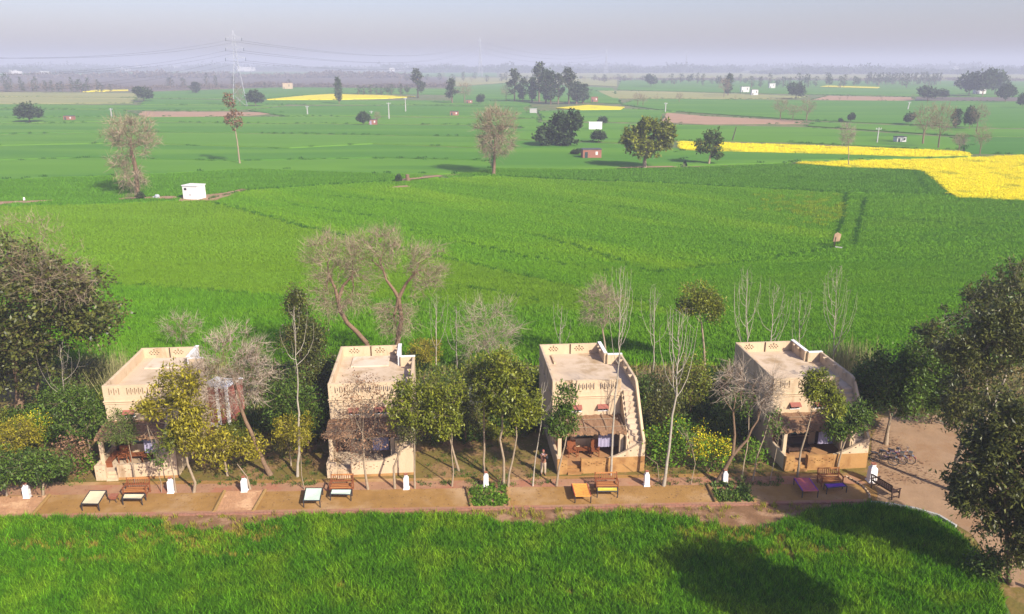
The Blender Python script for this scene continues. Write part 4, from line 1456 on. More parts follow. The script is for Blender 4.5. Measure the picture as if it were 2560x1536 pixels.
# bicycles
def bicycle(label, base, rz, m_, tilt=8):
    b = empty('bicycle', base, label, 'bicycle', 'bicycles parked beside the rightmost cottage', rz)
    b.rotation_euler = (R(tilt), 0, rz)
    for x in (-.52, .54):
        wh = MB().ring((x, 0, .33), (0, 1, 0), .31, .022, 22, 6).build('wheel', 'rubber', b, smooth=True)
        MB().ring((x, 0, .33), (0, 1, 0), .285, .010, 22, 5).build('rim', 'steel', wh)
        sp = MB()
        for i in range(10):
            a = 2 * math.pi * i / 10
            sp.tube((x, 0, .33), (x + .28 * math.cos(a), 0, .33 + .28 * math.sin(a)), .004, k=3)
        sp.build('spokes', 'steel', wh)
    fr = MB()
    bb, st, hd = (-.08, 0, .30), (-.20, 0, .80), (.36, 0, .78)
    for a, c in ((bb, st), (bb, (.38, 0, .66)), (st, hd), ((-.52, 0, .33), bb), ((-.52, 0, .33), (-.18, 0, .72)), ((.33, 0, .88), (.54, 0, .33))):
        fr.tube(a, c, .02, k=6)
    fr.build('frame', m_, b)
    MB().tube((.33, 0, .88), (.31, 0, 1.0), .016).tube((.31, -.28, 1.02), (.31, .28, 1.02), .014).tube((.31, -.28, 1.02), (.16, -.30, 1.0), .018).tube((.31, .28, 1.02), (.16, .30, 1.0), .018).build('handlebar', 'steel', b)
    MB().poly([(-.34, -.10, .88), (-.34, .10, .88), (-.06, .03, .90), (-.06, -.03, .90), (-.34, -.10, .94), (-.34, .10, .94), (-.06, .03, .93), (-.06, -.03, .93)],
              [(0, 1, 2, 3), (7, 6, 5, 4), (0, 4, 5, 1), (1, 5, 6, 2), (2, 6, 7, 3), (3, 7, 4, 0)]).build('saddle', 'rubber', b)
    for x in (-.52, .54):
        g = MB()
        for i in range(8):
            a0, a1 = R(30 + i * 17), R(47 + i * 17)
            g.tube((x + .36 * math.cos(a0), 0, .33 + .36 * math.sin(a0)), (x + .36 * math.cos(a1), 0, .33 + .36 * math.sin(a1)), .02, k=5)
        g.build('mudguard', m_, b)
    MB().box(-.80, -.40, -.07, .07, .70, .72).build('carrier', 'steel', b)
    MB().tube((.62, 0, .66), (.72, 0, .66), .07, .05, 8).box(.38, .62, -.12, .12, .72, .90).build('basket', 'steel', b)
    MB().tube((-.1, .03, .33), (-.2, .22, 0), .014).build('kick_stand', 'steel', b)
    return b


bicycle('black bicycle nearest the mud wall of the rightmost cottage', at(2208, 1160), R(-28), 'bike_black', 6)
bicycle('violet bicycle in the middle of the parked three', at(2230, 1156), R(-32), 'bike_violet', 6)
bicycle('red bicycle rightmost of the parked three', at(2251, 1155), R(-36), 'bike_red', 6)


# person between the two middle cottages
def skinned(name, verts, edges, radii, m_, parent, sub=1):
    me = bpy.data.meshes.new(name)
    me.from_pydata(verts, edges, [])
    me.materials.append(MATS[m_])
    o = obj(name, me, parent)
    o.modifiers.new('skin', 'SKIN')
    for i, sv in enumerate(me.skin_vertices[0].data):
        rr = radii[i]
        sv.radius = rr if isinstance(rr, tuple) else (rr, rr)
        sv.use_root = (i == 0)
    s = o.modifiers.new('smooth', 'SUBSURF')
    s.levels = s.render_levels = sub
    return o


pe = empty('person', at(1358, 1187), 'person in brown jacket and beige trousers with hands raised to the face', 'person', None, R(-8))
JV = [(0, 0, .93), (0, 0, 1.12), (0, -.01, 1.32), (0, 0, 1.42), (0, -.02, 1.50), (0, -.03, 1.60), (0, -.03, 1.68),
      (-.17, 0, 1.37), (-.25, -.05, 1.14), (-.10, -.22, 1.36), (.17, 0, 1.37), (.25, -.05, 1.14), (.10, -.22, 1.36),
      (-.09, 0, .86), (-.10, .0, .48), (-.10, .02, .08), (-.12, -.12, .04), (.09, 0, .86), (.11, -.03, .48), (.12, .01, .08), (.14, -.13, .04),
      (-.05, -.23, 1.46), (.05, -.23, 1.46)]
JE = [(0, 1), (1, 2), (2, 3), (3, 4), (4, 5), (5, 6), (2, 7), (7, 8), (8, 9), (2, 10), (10, 11), (11, 12), (0, 13), (13, 14), (14, 15), (15, 16), (0, 17), (17, 18), (18, 19), (19, 20), (9, 21), (12, 22)]
JR = [(.14, .10), (.14, .10), (.15, .10), .06, .055, .085, .07, .06, .045, .035, .06, .045, .035, .085, .06, .045, .035, .085, .06, .045, .035, .03, .03]
skinned('body', JV, JE, JR, 'skin', pe, 2)
skinned('jacket', [(0, 0, .88), (0, 0, 1.12), (0, -.01, 1.34), (0, 0, 1.43), (-.19, 0, 1.38), (.19, 0, 1.38)], [(0, 1), (1, 2), (2, 3), (2, 4), (2, 5)], [(.17, .13), (.165, .125), (.17, .12), .075, .075, .075], 'jacket', pe, 2)
for s in (-1, 1):
    skinned('sleeve', [(s * .19, 0, 1.37), (s * .255, -.05, 1.14), (s * .12, -.20, 1.33)], [(0, 1), (1, 2)], [.072, .06, .05], 'sleeve', pe, 2)
    skinned('trouser_leg', [(s * .085, 0, .90), (s * .105, -.01, .48), (s * .11, .01, .10)], [(0, 1), (1, 2)], [.11, .082, .07], 'trousers', pe, 2)
    skinned('shoe', [(s * .11, .05, .05), (s * .13, -.15, .04)], [(0, 1)], [.055, .045], 'shade_dark', pe, 2)
skinned('scarf', [(-.10, -.06, 1.44), (0, -.11, 1.40), (.10, -.06, 1.44), (0, .04, 1.46)], [(0, 1), (1, 2), (2, 3), (3, 0)], [.045, .05, .045, .045], 'scarf', pe, 2)
skinned('cap', [(0, -.02, 1.66), (0, -.02, 1.71)], [(0, 1)], [.098, .08], 'cap', pe, 2)


# ---------------------------------------------------------------- trees and shrubs round the cottages
YR = 'young trees planted along the yard'
BH = 'trees behind the cottages'
T = tree
T('young_tree', 'thin stemmed young tree at the left edge of the yard', (17, 1241), [(14, 1205)], [(-45, 1115, 85, 1205)], 'mango', .05, 90, group=YR, leaf='leaf_green')
T('young_tree', 'forked young tree with wide green crown behind the leftmost white pillar', (108, 1241), [(106, 1208), (100, 1190)], [(10, 1120, 190, 1200)], 'mango', .07, 170, group=YR, leaf='leaf_green')
T('cassia_tree', 'feathery yellow green small tree at the left picture edge', (30, 1165), [(22, 1135)], [(-30, 1045, 95, 1130)], 'feather', .06, 150, leaf='leaf_gold', ln=.22, lw=.03)
poplar('bare young tree with spreading pale branches left of the leftmost cottage', (176, 1105), [(166, 1020), (158, 965)], (150, 862), 85, 9, .06, low=.45, twigs=.6)
T('young_tree', 'slim leafy green tree against the left wall of the leftmost cottage', (231, 1150), [(222, 1112), (217, 1095)], [(130, 965, 260, 1105)], 'mango', .06, 190, group=YR, leaf='leaf_green')
shrub('rusty brown dead leaved shrub left of the leftmost cottage', (186, 1190), [(150, 1088, 212, 1150), (165, 1130, 215, 1188)], 'leaf_brown', 70, 12, .16, .05)
T('young_tree', 'slender tree with fine grey green crown before the leftmost porch', (338, 1206), [(333, 1160), (322, 1112)], [(264, 1025, 338, 1110)], 'feather', .045, 110, group=YR, leaf='leaf_feather')
T('young_tree', 'very thin leaning sapling before the leftmost cottage, sparse leaves', (404, 1232), [(388, 1150), (367, 1062)], [(375, 1095, 420, 1165)], 'sparse', .03, 30, group=YR, leaf='leaf_green')
T('young_tree', 'straight thin trunk touching the white pillar before the leftmost cottage', (440, 1232), [(433, 1190), (426, 1130)], [(400, 1050, 475, 1125)], 'mango', .045, 60, group=YR, leaf='leaf_olive')
T('young_tree', 'S bent pale trunk with large golden olive crown over the leftmost cottage', (485, 1232), [(488, 1208), (470, 1160), (460, 1110), (440, 1040)], [(345, 985, 440, 1050), (395, 900, 500, 1015), (415, 990, 545, 1120)], 'mango', .085, 300, group=YR, leaf='leaf_gold')
T('young_tree', 'dark trunk with golden yellow leaves right of the leftmost cottage', (569, 1190), [(562, 1150), (553, 1095)], [(485, 1070, 590, 1160), (570, 1085, 665, 1140)], 'mango', .07, 140, group=YR, leaf='leaf_gold')
T('bare_tree', 'big leaning bare tree with dense twigs right of the leftmost cottage', (677, 1189), [(652, 1140), (627, 1085), (603, 1020), (590, 975)], [(470, 815, 690, 1035)], 'bare', .15, 420, bark='bark', leaf='twig_grey', nl=9, ln=.6)
T('tree_stump', 'leafless leaning stub beside the white pillar by the bare soil bed', (626, 1224), [(615, 1192), (593, 1160)], [], 'bare', .06, 0, bark='bark_pale')
poplar('tall white stemmed bare tree forking in a cup between the two left cottages', (744, 1192), [(748, 1100), (746, 1000), (742, 928)], (735, 765), 70, 10, .085, low=.62, twigs=.3)
T('young_tree', 'thin dark sapling beside the pale mint cot', (761, 1224), [(753, 1185), (750, 1120)], [(728, 1060, 770, 1110)], 'feather', .035, 30, group=YR, leaf='leaf_gold')
T('cassia_tree', 'low feathery golden green tree between the two left cottages', (728, 1165), [(724, 1130)], [(680, 1035, 785, 1115)], 'feather', .05, 130, leaf='leaf_gold', ln=.2, lw=.028)
T('leafy_tree', 'round glossy green tree left of the second cottage from left', (775, 1130), [(768, 1090)], [(665, 925, 812, 1095)], 'round', .10, 260, bark='bark', leaf='leaf_green')
T('brown_leaved_tree', 'tree with hanging dead brown leaves before the second cottage from left', (920, 1224), [(914, 1185), (910, 1130), (906, 1085)], [(815, 1010, 985, 1150), (840, 925, 965, 1050)], 'dry', .075, 330, group=YR, leaf='leaf_brown', nl=6)
T('young_tree', 'forked trunk left of the white pillar before the second cottage from left', (987, 1222), [(985, 1170), (1000, 1130), (1012, 1100)], [(985, 1035, 1065, 1110)], 'feather', .075, 60, group=YR, leaf='leaf_dark')
T('young_tree', 'straight trunk at the right corner of the second cottage from left, olive crown', (1037, 1222), [(1037, 1150), (1036, 1080), (1045, 1030)], [(965, 940, 1100, 1080), (1050, 925, 1160, 1050)], 'mango', .06, 260, group=YR, leaf='leaf_olive')
T('young_tree', 'crooked thin trunk right of the second cottage from left', (1130, 1217), [(1134, 1180), (1130, 1130), (1128, 1070)], [(1085, 1010, 1155, 1080)], 'mango', .05, 60, group=YR, leaf='leaf_olive')
T('young_tree', 'leaning trunk with olive crown on the litter between the middle cottages', (1147, 1178), [(1137, 1135), (1122, 1090), (1112, 1065)], [(1060, 965, 1165, 1085)], 'mango', .075, 130, group=YR, leaf='leaf_olive')
T('young_tree', 'straight dark trunk behind the bright vegetable bed', (1210, 1180), [(1211, 1100), (1208, 1000), (1212, 950)], [(1148, 880, 1290, 1005)], 'mango', .07, 190, group=YR, leaf='leaf_olive')
T('young_tree', 'left of two close trunks at the right corner of the bright vegetable bed', (1259, 1216), [(1261, 1150), (1251, 1100), (1258, 1040), (1262, 1005)], [(1190, 868, 1335, 1035)], 'mango', .085, 240, group=YR, leaf='leaf_olive')
T('young_tree', 'right of two close trunks at the right corner of the bright vegetable bed', (1270, 1217), [(1282, 1150), (1293, 1090), (1290, 1055)], [(1260, 960, 1362, 1075)], 'mango', .07, 150, group=YR, leaf='leaf_olive')
poplar('thin pale curved sapling near the standing person', (1332, 1216), [(1338, 1140), (1352, 1060)], (1362, 955), 45, 5, .05, low=.62, twigs=.3, group=YR, name='young_tree')
T('young_tree', 'pale forked trunk with dark green drooping crown before the brown walled cottage', (1391, 1216), [(1399, 1170), (1410, 1115), (1418, 1080)], [(1355, 1020, 1452, 1085), (1388, 962, 1438, 1040)], 'mango', .07, 120, group=YR, leaf='leaf_green', bark='bark_pale')
poplar('tall white bare tree rising before the brown walled cottage', (1527, 1188), [(1531, 1080), (1541, 960), (1547, 890)], (1553, 665), 55, 13, .075, low=.55, twigs=.5)
poplar('white bare tree with many upright branches right of the brown walled cottage', (1659, 1215), [(1673, 1120), (1680, 1040), (1690, 985)], (1700, 780), 100, 18, .10, low=.5, twigs=.7)
T('sapling', 'whip thin bare sapling beside the white pillar right of the brown walled cottage', (1649, 1211), [(1643, 1160), (1616, 1140)], [], 'bare', .022, 0)
T('bare_tree', 'thick leaning trunk with two bare limbs before the rightmost cottage', (1793, 1209), [(1815, 1170), (1832, 1138)], [(1785, 900, 1880, 1010), (1860, 925, 1975, 1035)], 'bare', .16, 230, bark='bark', forks=(((1839, 1090), (1833, 1030)), ((1868, 1100), (1895, 1050))), leaf='twig_grey', nl=6)
T('sapling', 'small bent bare sapling left of the thick leaning trunk', (1727, 1211), [(1738, 1160), (1730, 1120)], [(1705, 1075, 1740, 1120)], 'bare', .028, 10, nl=3)
T('young_tree', 'thin upright trunk just right of the shaded vegetable bed', (1854, 1207), [(1868, 1120), (1872, 1040)], [(1845, 985, 1895, 1040)], 'sparse', .05, 25, group=YR, leaf='leaf_green')
T('young_tree', 'slim right leaning trunk left of the rightmost porch, few leaves', (1881, 1202), [(1890, 1150), (1910, 1090), (1925, 1040)], [(1905, 1020, 1965, 1090)], 'sparse', .05, 40, group=YR, leaf='leaf_green')
T('sapling', 'knee high bent bare sapling before the rightmost porch step', (1924, 1204), [(1935, 1155), (1945, 1105)], [(1930, 1065, 1960, 1105)], 'bare', .03, 8, nl=3)
T('young_tree', 'forked trunk behind the coral cot with olive crown over the rightmost cottage', (1993, 1194), [(2000, 1130), (2018, 1085), (2026, 1045)], [(2003, 918, 2070, 1010), (2035, 950, 2112, 1045)], 'mango', .07, 170, group=YR, leaf='leaf_olive')
T('young_tree', 'pale trunk behind the orange brown bench, crown at the right corner of the rightmost cottage', (2092, 1176), [(2106, 1120), (2119, 1088)], [(2060, 1035, 2125, 1105), (2095, 1000, 2195, 1085)], 'mango', .065, 170, group=YR, leaf='leaf_green')
T('leafy_tree', 'dense dark tree behind the bicycles', (2214, 1112), [(2220, 1080), (2226, 1045)], [(2120, 870, 2250, 1045), (2200, 845, 2345, 1055), (2290, 880, 2400, 1040)], 'round', .14, 900, bark='bark_pale', leaf='leaf_green', ln=.24, lw=.06)
T('leafy_tree', 'tall dark tree with pale trunk right of the parking ground', (2384, 1229), [(2394, 1150), (2412, 1085), (2426, 1020), (2445, 940)], [(2335, 905, 2485, 1080), (2380, 720, 2620, 970), (2345, 820, 2450, 940)], 'mango', .17, 760, bark='bark_pale', leaf='leaf_dark')
T('eucalyptus_tree', 'largest dark tree at the right edge with two white trunks', (2457, 1092), [(2459, 1060)], [(2270, 780, 2440, 985), (2380, 635, 2660, 930)], 'mango', .16, 800, bark='bark_white', leaf='leaf_dark', forks=(((2462, 1000), (2472, 930), (2470, 840)), ((2490, 1000), (2530, 900), (2555, 820))), ln=.3)
T('leafy_tree', 'dark tree nearest the camera in the lower right corner', (2528, 1462), [(2524, 1400), (2515, 1320)], [(2350, 1095, 2490, 1300), (2385, 975, 2660, 1250), (2430, 1190, 2660, 1400)], 'mango', .15, 820, bark='bark', leaf='leaf_dark', ln=.27, lw=.05)
# trees just outside the right edge whose shade falls on the wheat
T('leafy_tree', 'dark tree just outside the right edge, shading the wheat corner', (2800, 1560), [(2800, 1450), (2790, 1380)], [(2680, 900, 3100, 1330)], 'mango', .18, 600, bark='bark', leaf='leaf_dark', ln=.30, lw=.07)
T('leafy_tree', 'dark tree outside the lower right corner, shading the near wheat', (2820, 2000), [(2800, 1800), (2800, 1600)], [(2660, 1050, 3260, 1600)], 'mango', .18, 500, bark='bark', leaf='leaf_dark', ln=.30, lw=.07)
# the big dark tree at the left
T('leafy_tree', 'huge dark evergreen tree at the left edge behind the garden', (49, 1042), [(50, 1000), (47, 950), (30, 880)], [(-200, 600, 215, 900), (150, 745, 305, 850), (-160, 820, 150, 985), (90, 640, 245, 800)], 'round', .35, 1700, bark='bark', leaf='leaf_dark', nl=17, ln=.30, lw=.085)
T('bare_tree', 'bare creeper covered branches over the huge dark tree at the left', (95, 1000), [(95, 900), (98, 780), (100, 720)], [(-70, 520, 165, 660, 1.0), (70, 590, 250, 780, -5.5), (-30, 600, 150, 740, -5.5)], 'bare', .13, 330, bark='bark', leaf='twig', nl=5, ln=.8, lw=.009)
T('bare_tree', 'small bare bush behind the leftmost cottage in the wheat edge', (455, 880), [(453, 850)], [(400, 780, 502, 850)], 'bare', .05, 90, bark='bark', leaf='twig_grey', nl=6)
T('leafy_tree', 'tall narrow brown green tree between the two left cottages', (762, 1010), [(757, 940), (745, 850)], [(712, 715, 768, 800), (712, 785, 820, 910), (715, 880, 855, 1000)], 'round', .16, 720, bark='bark', leaf='leaf_dark', ln=.19)
T('bare_tree', 'left of two large bare trees behind the second cottage, trunk curving left', (930, 975), [(925, 890), (915, 858), (894, 830), (870, 808), (850, 778), (845, 752)], [(745, 575, 905, 700), (760, 640, 945, 800)], 'bare', .24, 520, bark='bark', forks=(((836, 722), (821, 684)), ((858, 715), (880, 690))), leaf='twig', nl=7, ln=.85, lw=.009)
T('bare_tree', 'right of two large bare trees behind the second cottage, forked in a Y', (985, 975), [(988, 900), (993, 858), (1003, 802), (1002, 775), (997, 745)], [(860, 565, 1030, 690), (1000, 600, 1115, 740), (930, 740, 1050, 850)], 'bare', .25, 620, bark='bark', forks=(((965, 700), (958, 675)), ((1015, 710), (1040, 680)), ((990, 770), (985, 790))), leaf='twig', nl=7, ln=.85, lw=.009)
T('cassia_tree', 'feathery yellow tree behind the right corner of the second cottage', (1065, 930), [(1063, 900)], [(1015, 845, 1110, 905)], 'feather', .05, 110, leaf='leaf_gold', ln=.24, lw=.03)
T('bare_tree', 'fan shaped bare tree behind the middle of the row', (1226, 935), [(1224, 890)], [(1130, 750, 1310, 890)], 'bare', .10, 260, bark='bark_pale', leaf='twig_grey', nl=5, ln=1.1)
T('bare_tree', 'bare round tree directly behind the brown walled cottage', (1514, 945), [(1513, 870), (1506, 825)], [(1438, 692, 1568, 835)], 'bare', .11, 260, bark='bark_pale', leaf='twig', nl=7, ln=.7)
T('leafy_tree', 'olive topped tree with pale limbs behind, left of the rightmost cottage', (1762, 945), [(1760, 870), (1754, 810)], [(1685, 695, 1790, 800), (1740, 720, 1815, 800)], 'round', .11, 260, bark='bark_pale', leaf='leaf_olive', ln=.2, lw=.05)
for lab, b, p, tp, sp, n in (('thin pale bare sapling behind, just right of the feathery yellow tree', (1142, 935), [(1142, 880)], (1140, 765), 40, 7),
                             ('thin bare sapling in the wheat edge right of the two large bare trees', (1090, 940), [(1090, 880)], (1092, 735), 45, 8),
                             ('thin bare sapling behind the left side of the brown walled cottage', (1398, 940), [(1398, 880)], (1405, 765), 40, 7),
                             ('thin bare sapling behind, left of the olive topped tree', (1632, 945), [(1634, 880)], (1638, 718), 55, 9),
                             ('tall white bare tree rising behind the left corner of the rightmost cottage', (1868, 975), [(1868, 900)], (1868, 675), 80, 15),
                             ('white bare tree behind the rear wall of the rightmost cottage', (1924, 945), [(1925, 900)], (1936, 715), 55, 12),
                             ('small white bare tree behind the rear right corner of the rightmost cottage', (1997, 945), [(1997, 900)], (1999, 730), 40, 9),
                             ('tall white bare tree right of the rear of the rightmost cottage', (2080, 975), [(2083, 900)], (2092, 672), 75, 18)):
    poplar(lab, b, p, tp, sp, n, .065, low=.28)
SHG = 'green shrubs between the cottages'
for lab, b, bx, lf, tips in (('green shrub on the slope left of the leftmost cottage', (150, 1065), (110, 935, 210, 1050), 'leaf_green', 130),
                             ('dark hedge behind the left garden', (200, 990), [(115, 885, 200, 975), (180, 890, 270, 975)], 'leaf_dark', 140),
                             ('dark green shrub behind the right side of the leftmost cottage', (645, 1010), [(575, 860, 700, 990)], 'leaf_green', 150),
                             ('dark shrub against the second cottage left wall', (800, 1060), [(770, 960, 825, 1040)], 'leaf_dark', 70),
                             ('dark bush between the two middle cottages', (1165, 1110), [(1105, 965, 1212, 1090)], 'leaf_dark', 170),
                             ('dark bush right of the brown walled cottage, behind the weeds', (1650, 1085), [(1600, 945, 1712, 1070)], 'leaf_dark', 170),
                             ('olive green bush beyond the white many branched tree', (1725, 1045), [(1675, 880, 1795, 1025)], 'leaf_olive', 180),
                             ('dark bush at the left wall of the rightmost cottage', (1840, 1095), [(1780, 960, 1900, 1085)], 'leaf_green', 150),
                             ('low green bush at the lower right by the near dark tree', (2478, 1450), [(2420, 1375, 2520, 1445)], 'leaf_green', 110),
                             ('low dark hedge at the back between the two left cottages', (700, 1020), [(640, 930, 760, 1010)], 'leaf_dark', 110),
                             ('green bush at the back between the middle cottages, left one', (1110, 1010), [(1050, 930, 1170, 1000)], 'leaf_green', 120),
                             ('green bush at the back between the middle cottages, right one', (1260, 1010), [(1200, 925, 1330, 1000)], 'leaf_dark', 120),
                             ('green bush behind the white many branched tree', (1620, 1010), [(1570, 930, 1670, 1000)], 'leaf_green', 110),
                             ('dark bush at the back of the parking ground', (2330, 1060), [(2265, 965, 2370, 1055)], 'leaf_dark', 110),
                             ('dark bush under the white trunks at the right edge', (2520, 1040), [(2450, 930, 2620, 1035)], 'leaf_dark', 130)):
    shrub(lab, b, bx, lf, tips, group=SHG)
shrub('bright green weeds right of the brown walled cottage', (1670, 1172), [(1610, 1065, 1685, 1165), (1650, 1040, 1740, 1160)], 'leaf_bright', 150, 18, .2, .06, name='weed_patch', bloom=2, cat='weeds')
shrub('mustard plants in yellow flower left of the thick leaning trunk', (1770, 1180), [(1715, 1070, 1790, 1175), (1760, 1095, 1835, 1180)], 'leaf_bright', 170, 10, .17, .05, name='mustard_plant', bloom=20, cat='plant')
shrub('mustard plants in flower left of the leftmost cottage', (90, 1115), [(30, 1035, 140, 1110)], 'leaf_bright', 120, 12, .17, .05, name='mustard_plant', bloom=9, cat='plant')
shrub('low green weeds at the left foot of the leftmost cottage', (205, 1180), [(175, 1125, 232, 1180)], 'leaf_bright', 60, 12, .16, .05, name='weed_patch', cat='weeds')
shrub('low green weeds beside the left wall of the rightmost cottage', (1890, 1165), [(1850, 1100, 1920, 1170)], 'leaf_bright', 60, 10, .18, .05, name='weed_patch', cat='weeds')
for lab, b, wm, h, n, m_ in (('tall reeds behind the left side of the leftmost cottage', (300, 985), 3.2, 2.3, 150, 'reed'), ('tall reeds between the huge dark tree and the leftmost cottage', (235, 960), 2.5, 2.1, 110, 'reed'), ('dry reeds behind the gap right of the leftmost cottage', (560, 960), 3, 1.6, 90, 'reed'),
                             ('dry brown grass right of the second cottage from left', (1075, 985), 3.2, 1.1, 140, 'reed_dry'), ('dry brown grass behind the fan shaped bare tree', (1250, 975), 3.2, 1.5, 120, 'reed_dry'), ('rusty dry grass behind the right side of the brown walled cottage', (1625, 985), 3.0, 1.6, 160, 'reed_dry'),
                             ('pale reeds just right of the rear of the rightmost cottage', (2060, 960), 3.0, 2.4, 150, 'reed'), ('pale reeds left of the dense dark tree', (2125, 945), 2.8, 2.5, 130, 'reed'), ('short dry grass behind the white many branched tree', (1700, 975), 2.6, 1.4, 80, 'reed_dry')):
    reeds(lab, b, wm, h, n, m_)
# banana plant
bn = empty('banana_plant', at(1775, 985), 'banana plant with long torn leaves left of the rightmost cottage', 'plant')
MB().tube((0, 0, 0), (.05, 0, 1.5), .11, .07, 8).build('stem', 'leaf_green', bn)
for a, tilt in ((200, .5), (165, .9), (20, .7), (330, .5), (95, 1.0), (270, .8)):
    mb = MB()
    a = R(a)
    d = Vector((math.cos(a), math.sin(a), 0))
    s = Vector((-math.sin(a), math.cos(a), 0))
    pr = None
    for i in range(9):
        q = i / 8
        c = Vector((.05, 0, 1.45)) + d * 1.7 * q + Vector((0, 0, 1)) * (tilt * 1.6 * q - 1.3 * q * q)
        w_ = .26 * math.sin(math.pi * min(1, q * .9 + .08))
        L_, R_ = c + s * w_ - Vector((0, 0, .06)), c - s * w_ - Vector((0, 0, .06))
        if pr:
            mb.poly([pr[0], L_, c, pr[1], R_, pr[2]], [(0, 1, 2, 3), (3, 2, 4, 5)])
        pr = (L_, c, R_)
    mb.build('leaf', 'leaf_bright', bn)

# leaf litter and small weeds on the garden ground
lit = []
rng = np.random.default_rng(5)
for (x0, x1) in ((-19.5, -11.8), (-5.6, 2.6), (8.6, 16.6), (-37, -25.6), (22.6, 26)):
    n_ = 900
    lit.append(np.stack([rng.uniform(x0, x1, n_), 42.9 + rng.random(n_) ** .8 * 13, np.full(n_, .03)], 1))
lit = np.concatenate(lit)
o = obj('leaf_litter', leaves(lit, np.tile(np.array([1.0, 0, 0]), (len(lit), 1)), 2, .16, .05, .0, 'leaf_brown', 'leaf_litter', rng, jit=.25))
o.data.vertices.foreach_get('co', (q := np.zeros(len(o.data.vertices) * 3, np.float32)))
q = q.reshape(-1, 3)
q[:, 2] = .03 + np.abs(q[:, 2] - .03) * .12
o.data.vertices.foreach_set('co', q.ravel())
tag(o, 'fallen brown leaves under the trees between the cottages', None, None, 'stuff')
yl = np.stack([rng.uniform(-33, 20, 900), np.zeros(900), np.full(900, .02)], 1)
yl[:, 1] = np.interp(yl[:, 0], [p[0] for p in yard_front], [p[1] for p in yard_front]) + .3 + rng.random(900) * 3.2
o = obj('yard_litter', leaves(yl, np.tile(np.array([1.0, 0, 0]), (900, 1)), 1, .12, .035, .0, 'leaf_brown', 'yard_litter', rng, jit=.3))
o.data.vertices.foreach_get('co', (q := np.zeros(len(o.data.vertices) * 3, np.float32)))
q = q.reshape(-1, 3)
q[:, 2] = .024 + np.abs(q[:, 2] - .02) * .08
o.data.vertices.foreach_set('co', q.ravel())
tag(o, 'scattered dry leaves on the swept yard', None, None, 'stuff')
gp = np.concatenate([np.stack([rng.uniform(x0, x1, 110), 43.0 + rng.random(110) ** 2.2 * 9], 1) for x0, x1 in ((-19.5, -11.8), (-5.6, 2.4), (8.7, 16.4), (-36, -25.8))])
scatter('ground_weeds', gp, .01, clump_mesh('weed_blades', 22, .22, .06, .2, .016, 'leaf_green', lean=.9), .5, 1.4, 'sparse green weeds on the litter between the cottages')
for lf, nn in (('leaf_green', 420), ('leaf_olive', 260)):
    cg = np.concatenate([np.stack([rng.uniform(x0, x1, nn // 4), 48 + rng.random(nn // 4) ** .75 * 13], 1) for x0, x1 in ((-20.2, -13.0), (-6.2, 1.6), (8.2, 15.6), (-36, -27.5))] + [np.stack([rng.uniform(-36, 24, nn // 2), rng.uniform(56.5, 62, nn // 2)], 1)])
    rb = np.random.default_rng(31)
    bp = rb.normal(size=(26, 3)) * np.array([.32, .32, .18]) + np.array([0, 0, .42])
    bp[:, 2] = np.abs(bp[:, 2])
    scatter('undergrowth', cg, .01, leaves(bp, unit(bp), 9, .20, .05, .1, lf, 'undergrowth_leaves', rb, jit=.12), .45, 1.5, 'tangled green undergrowth behind and between the cottages')
be = np.stack([rng.uniform(-33, 20, 260), np.zeros(260)], 1)
be[:, 1] = np.interp(be[:, 0], [p[0] for p in yard_front], [p[1] for p in yard_front]) - .2 - rng.random(260) ** 1.5 * 1.2
scatter('bank_weeds', be, .03, clump_mesh('weed_blades', 22, .2, .08, .3, .015, 'wheat_dry', lean=.9), .4, 1.3, 'weeds and dry stalks on the earth bank')


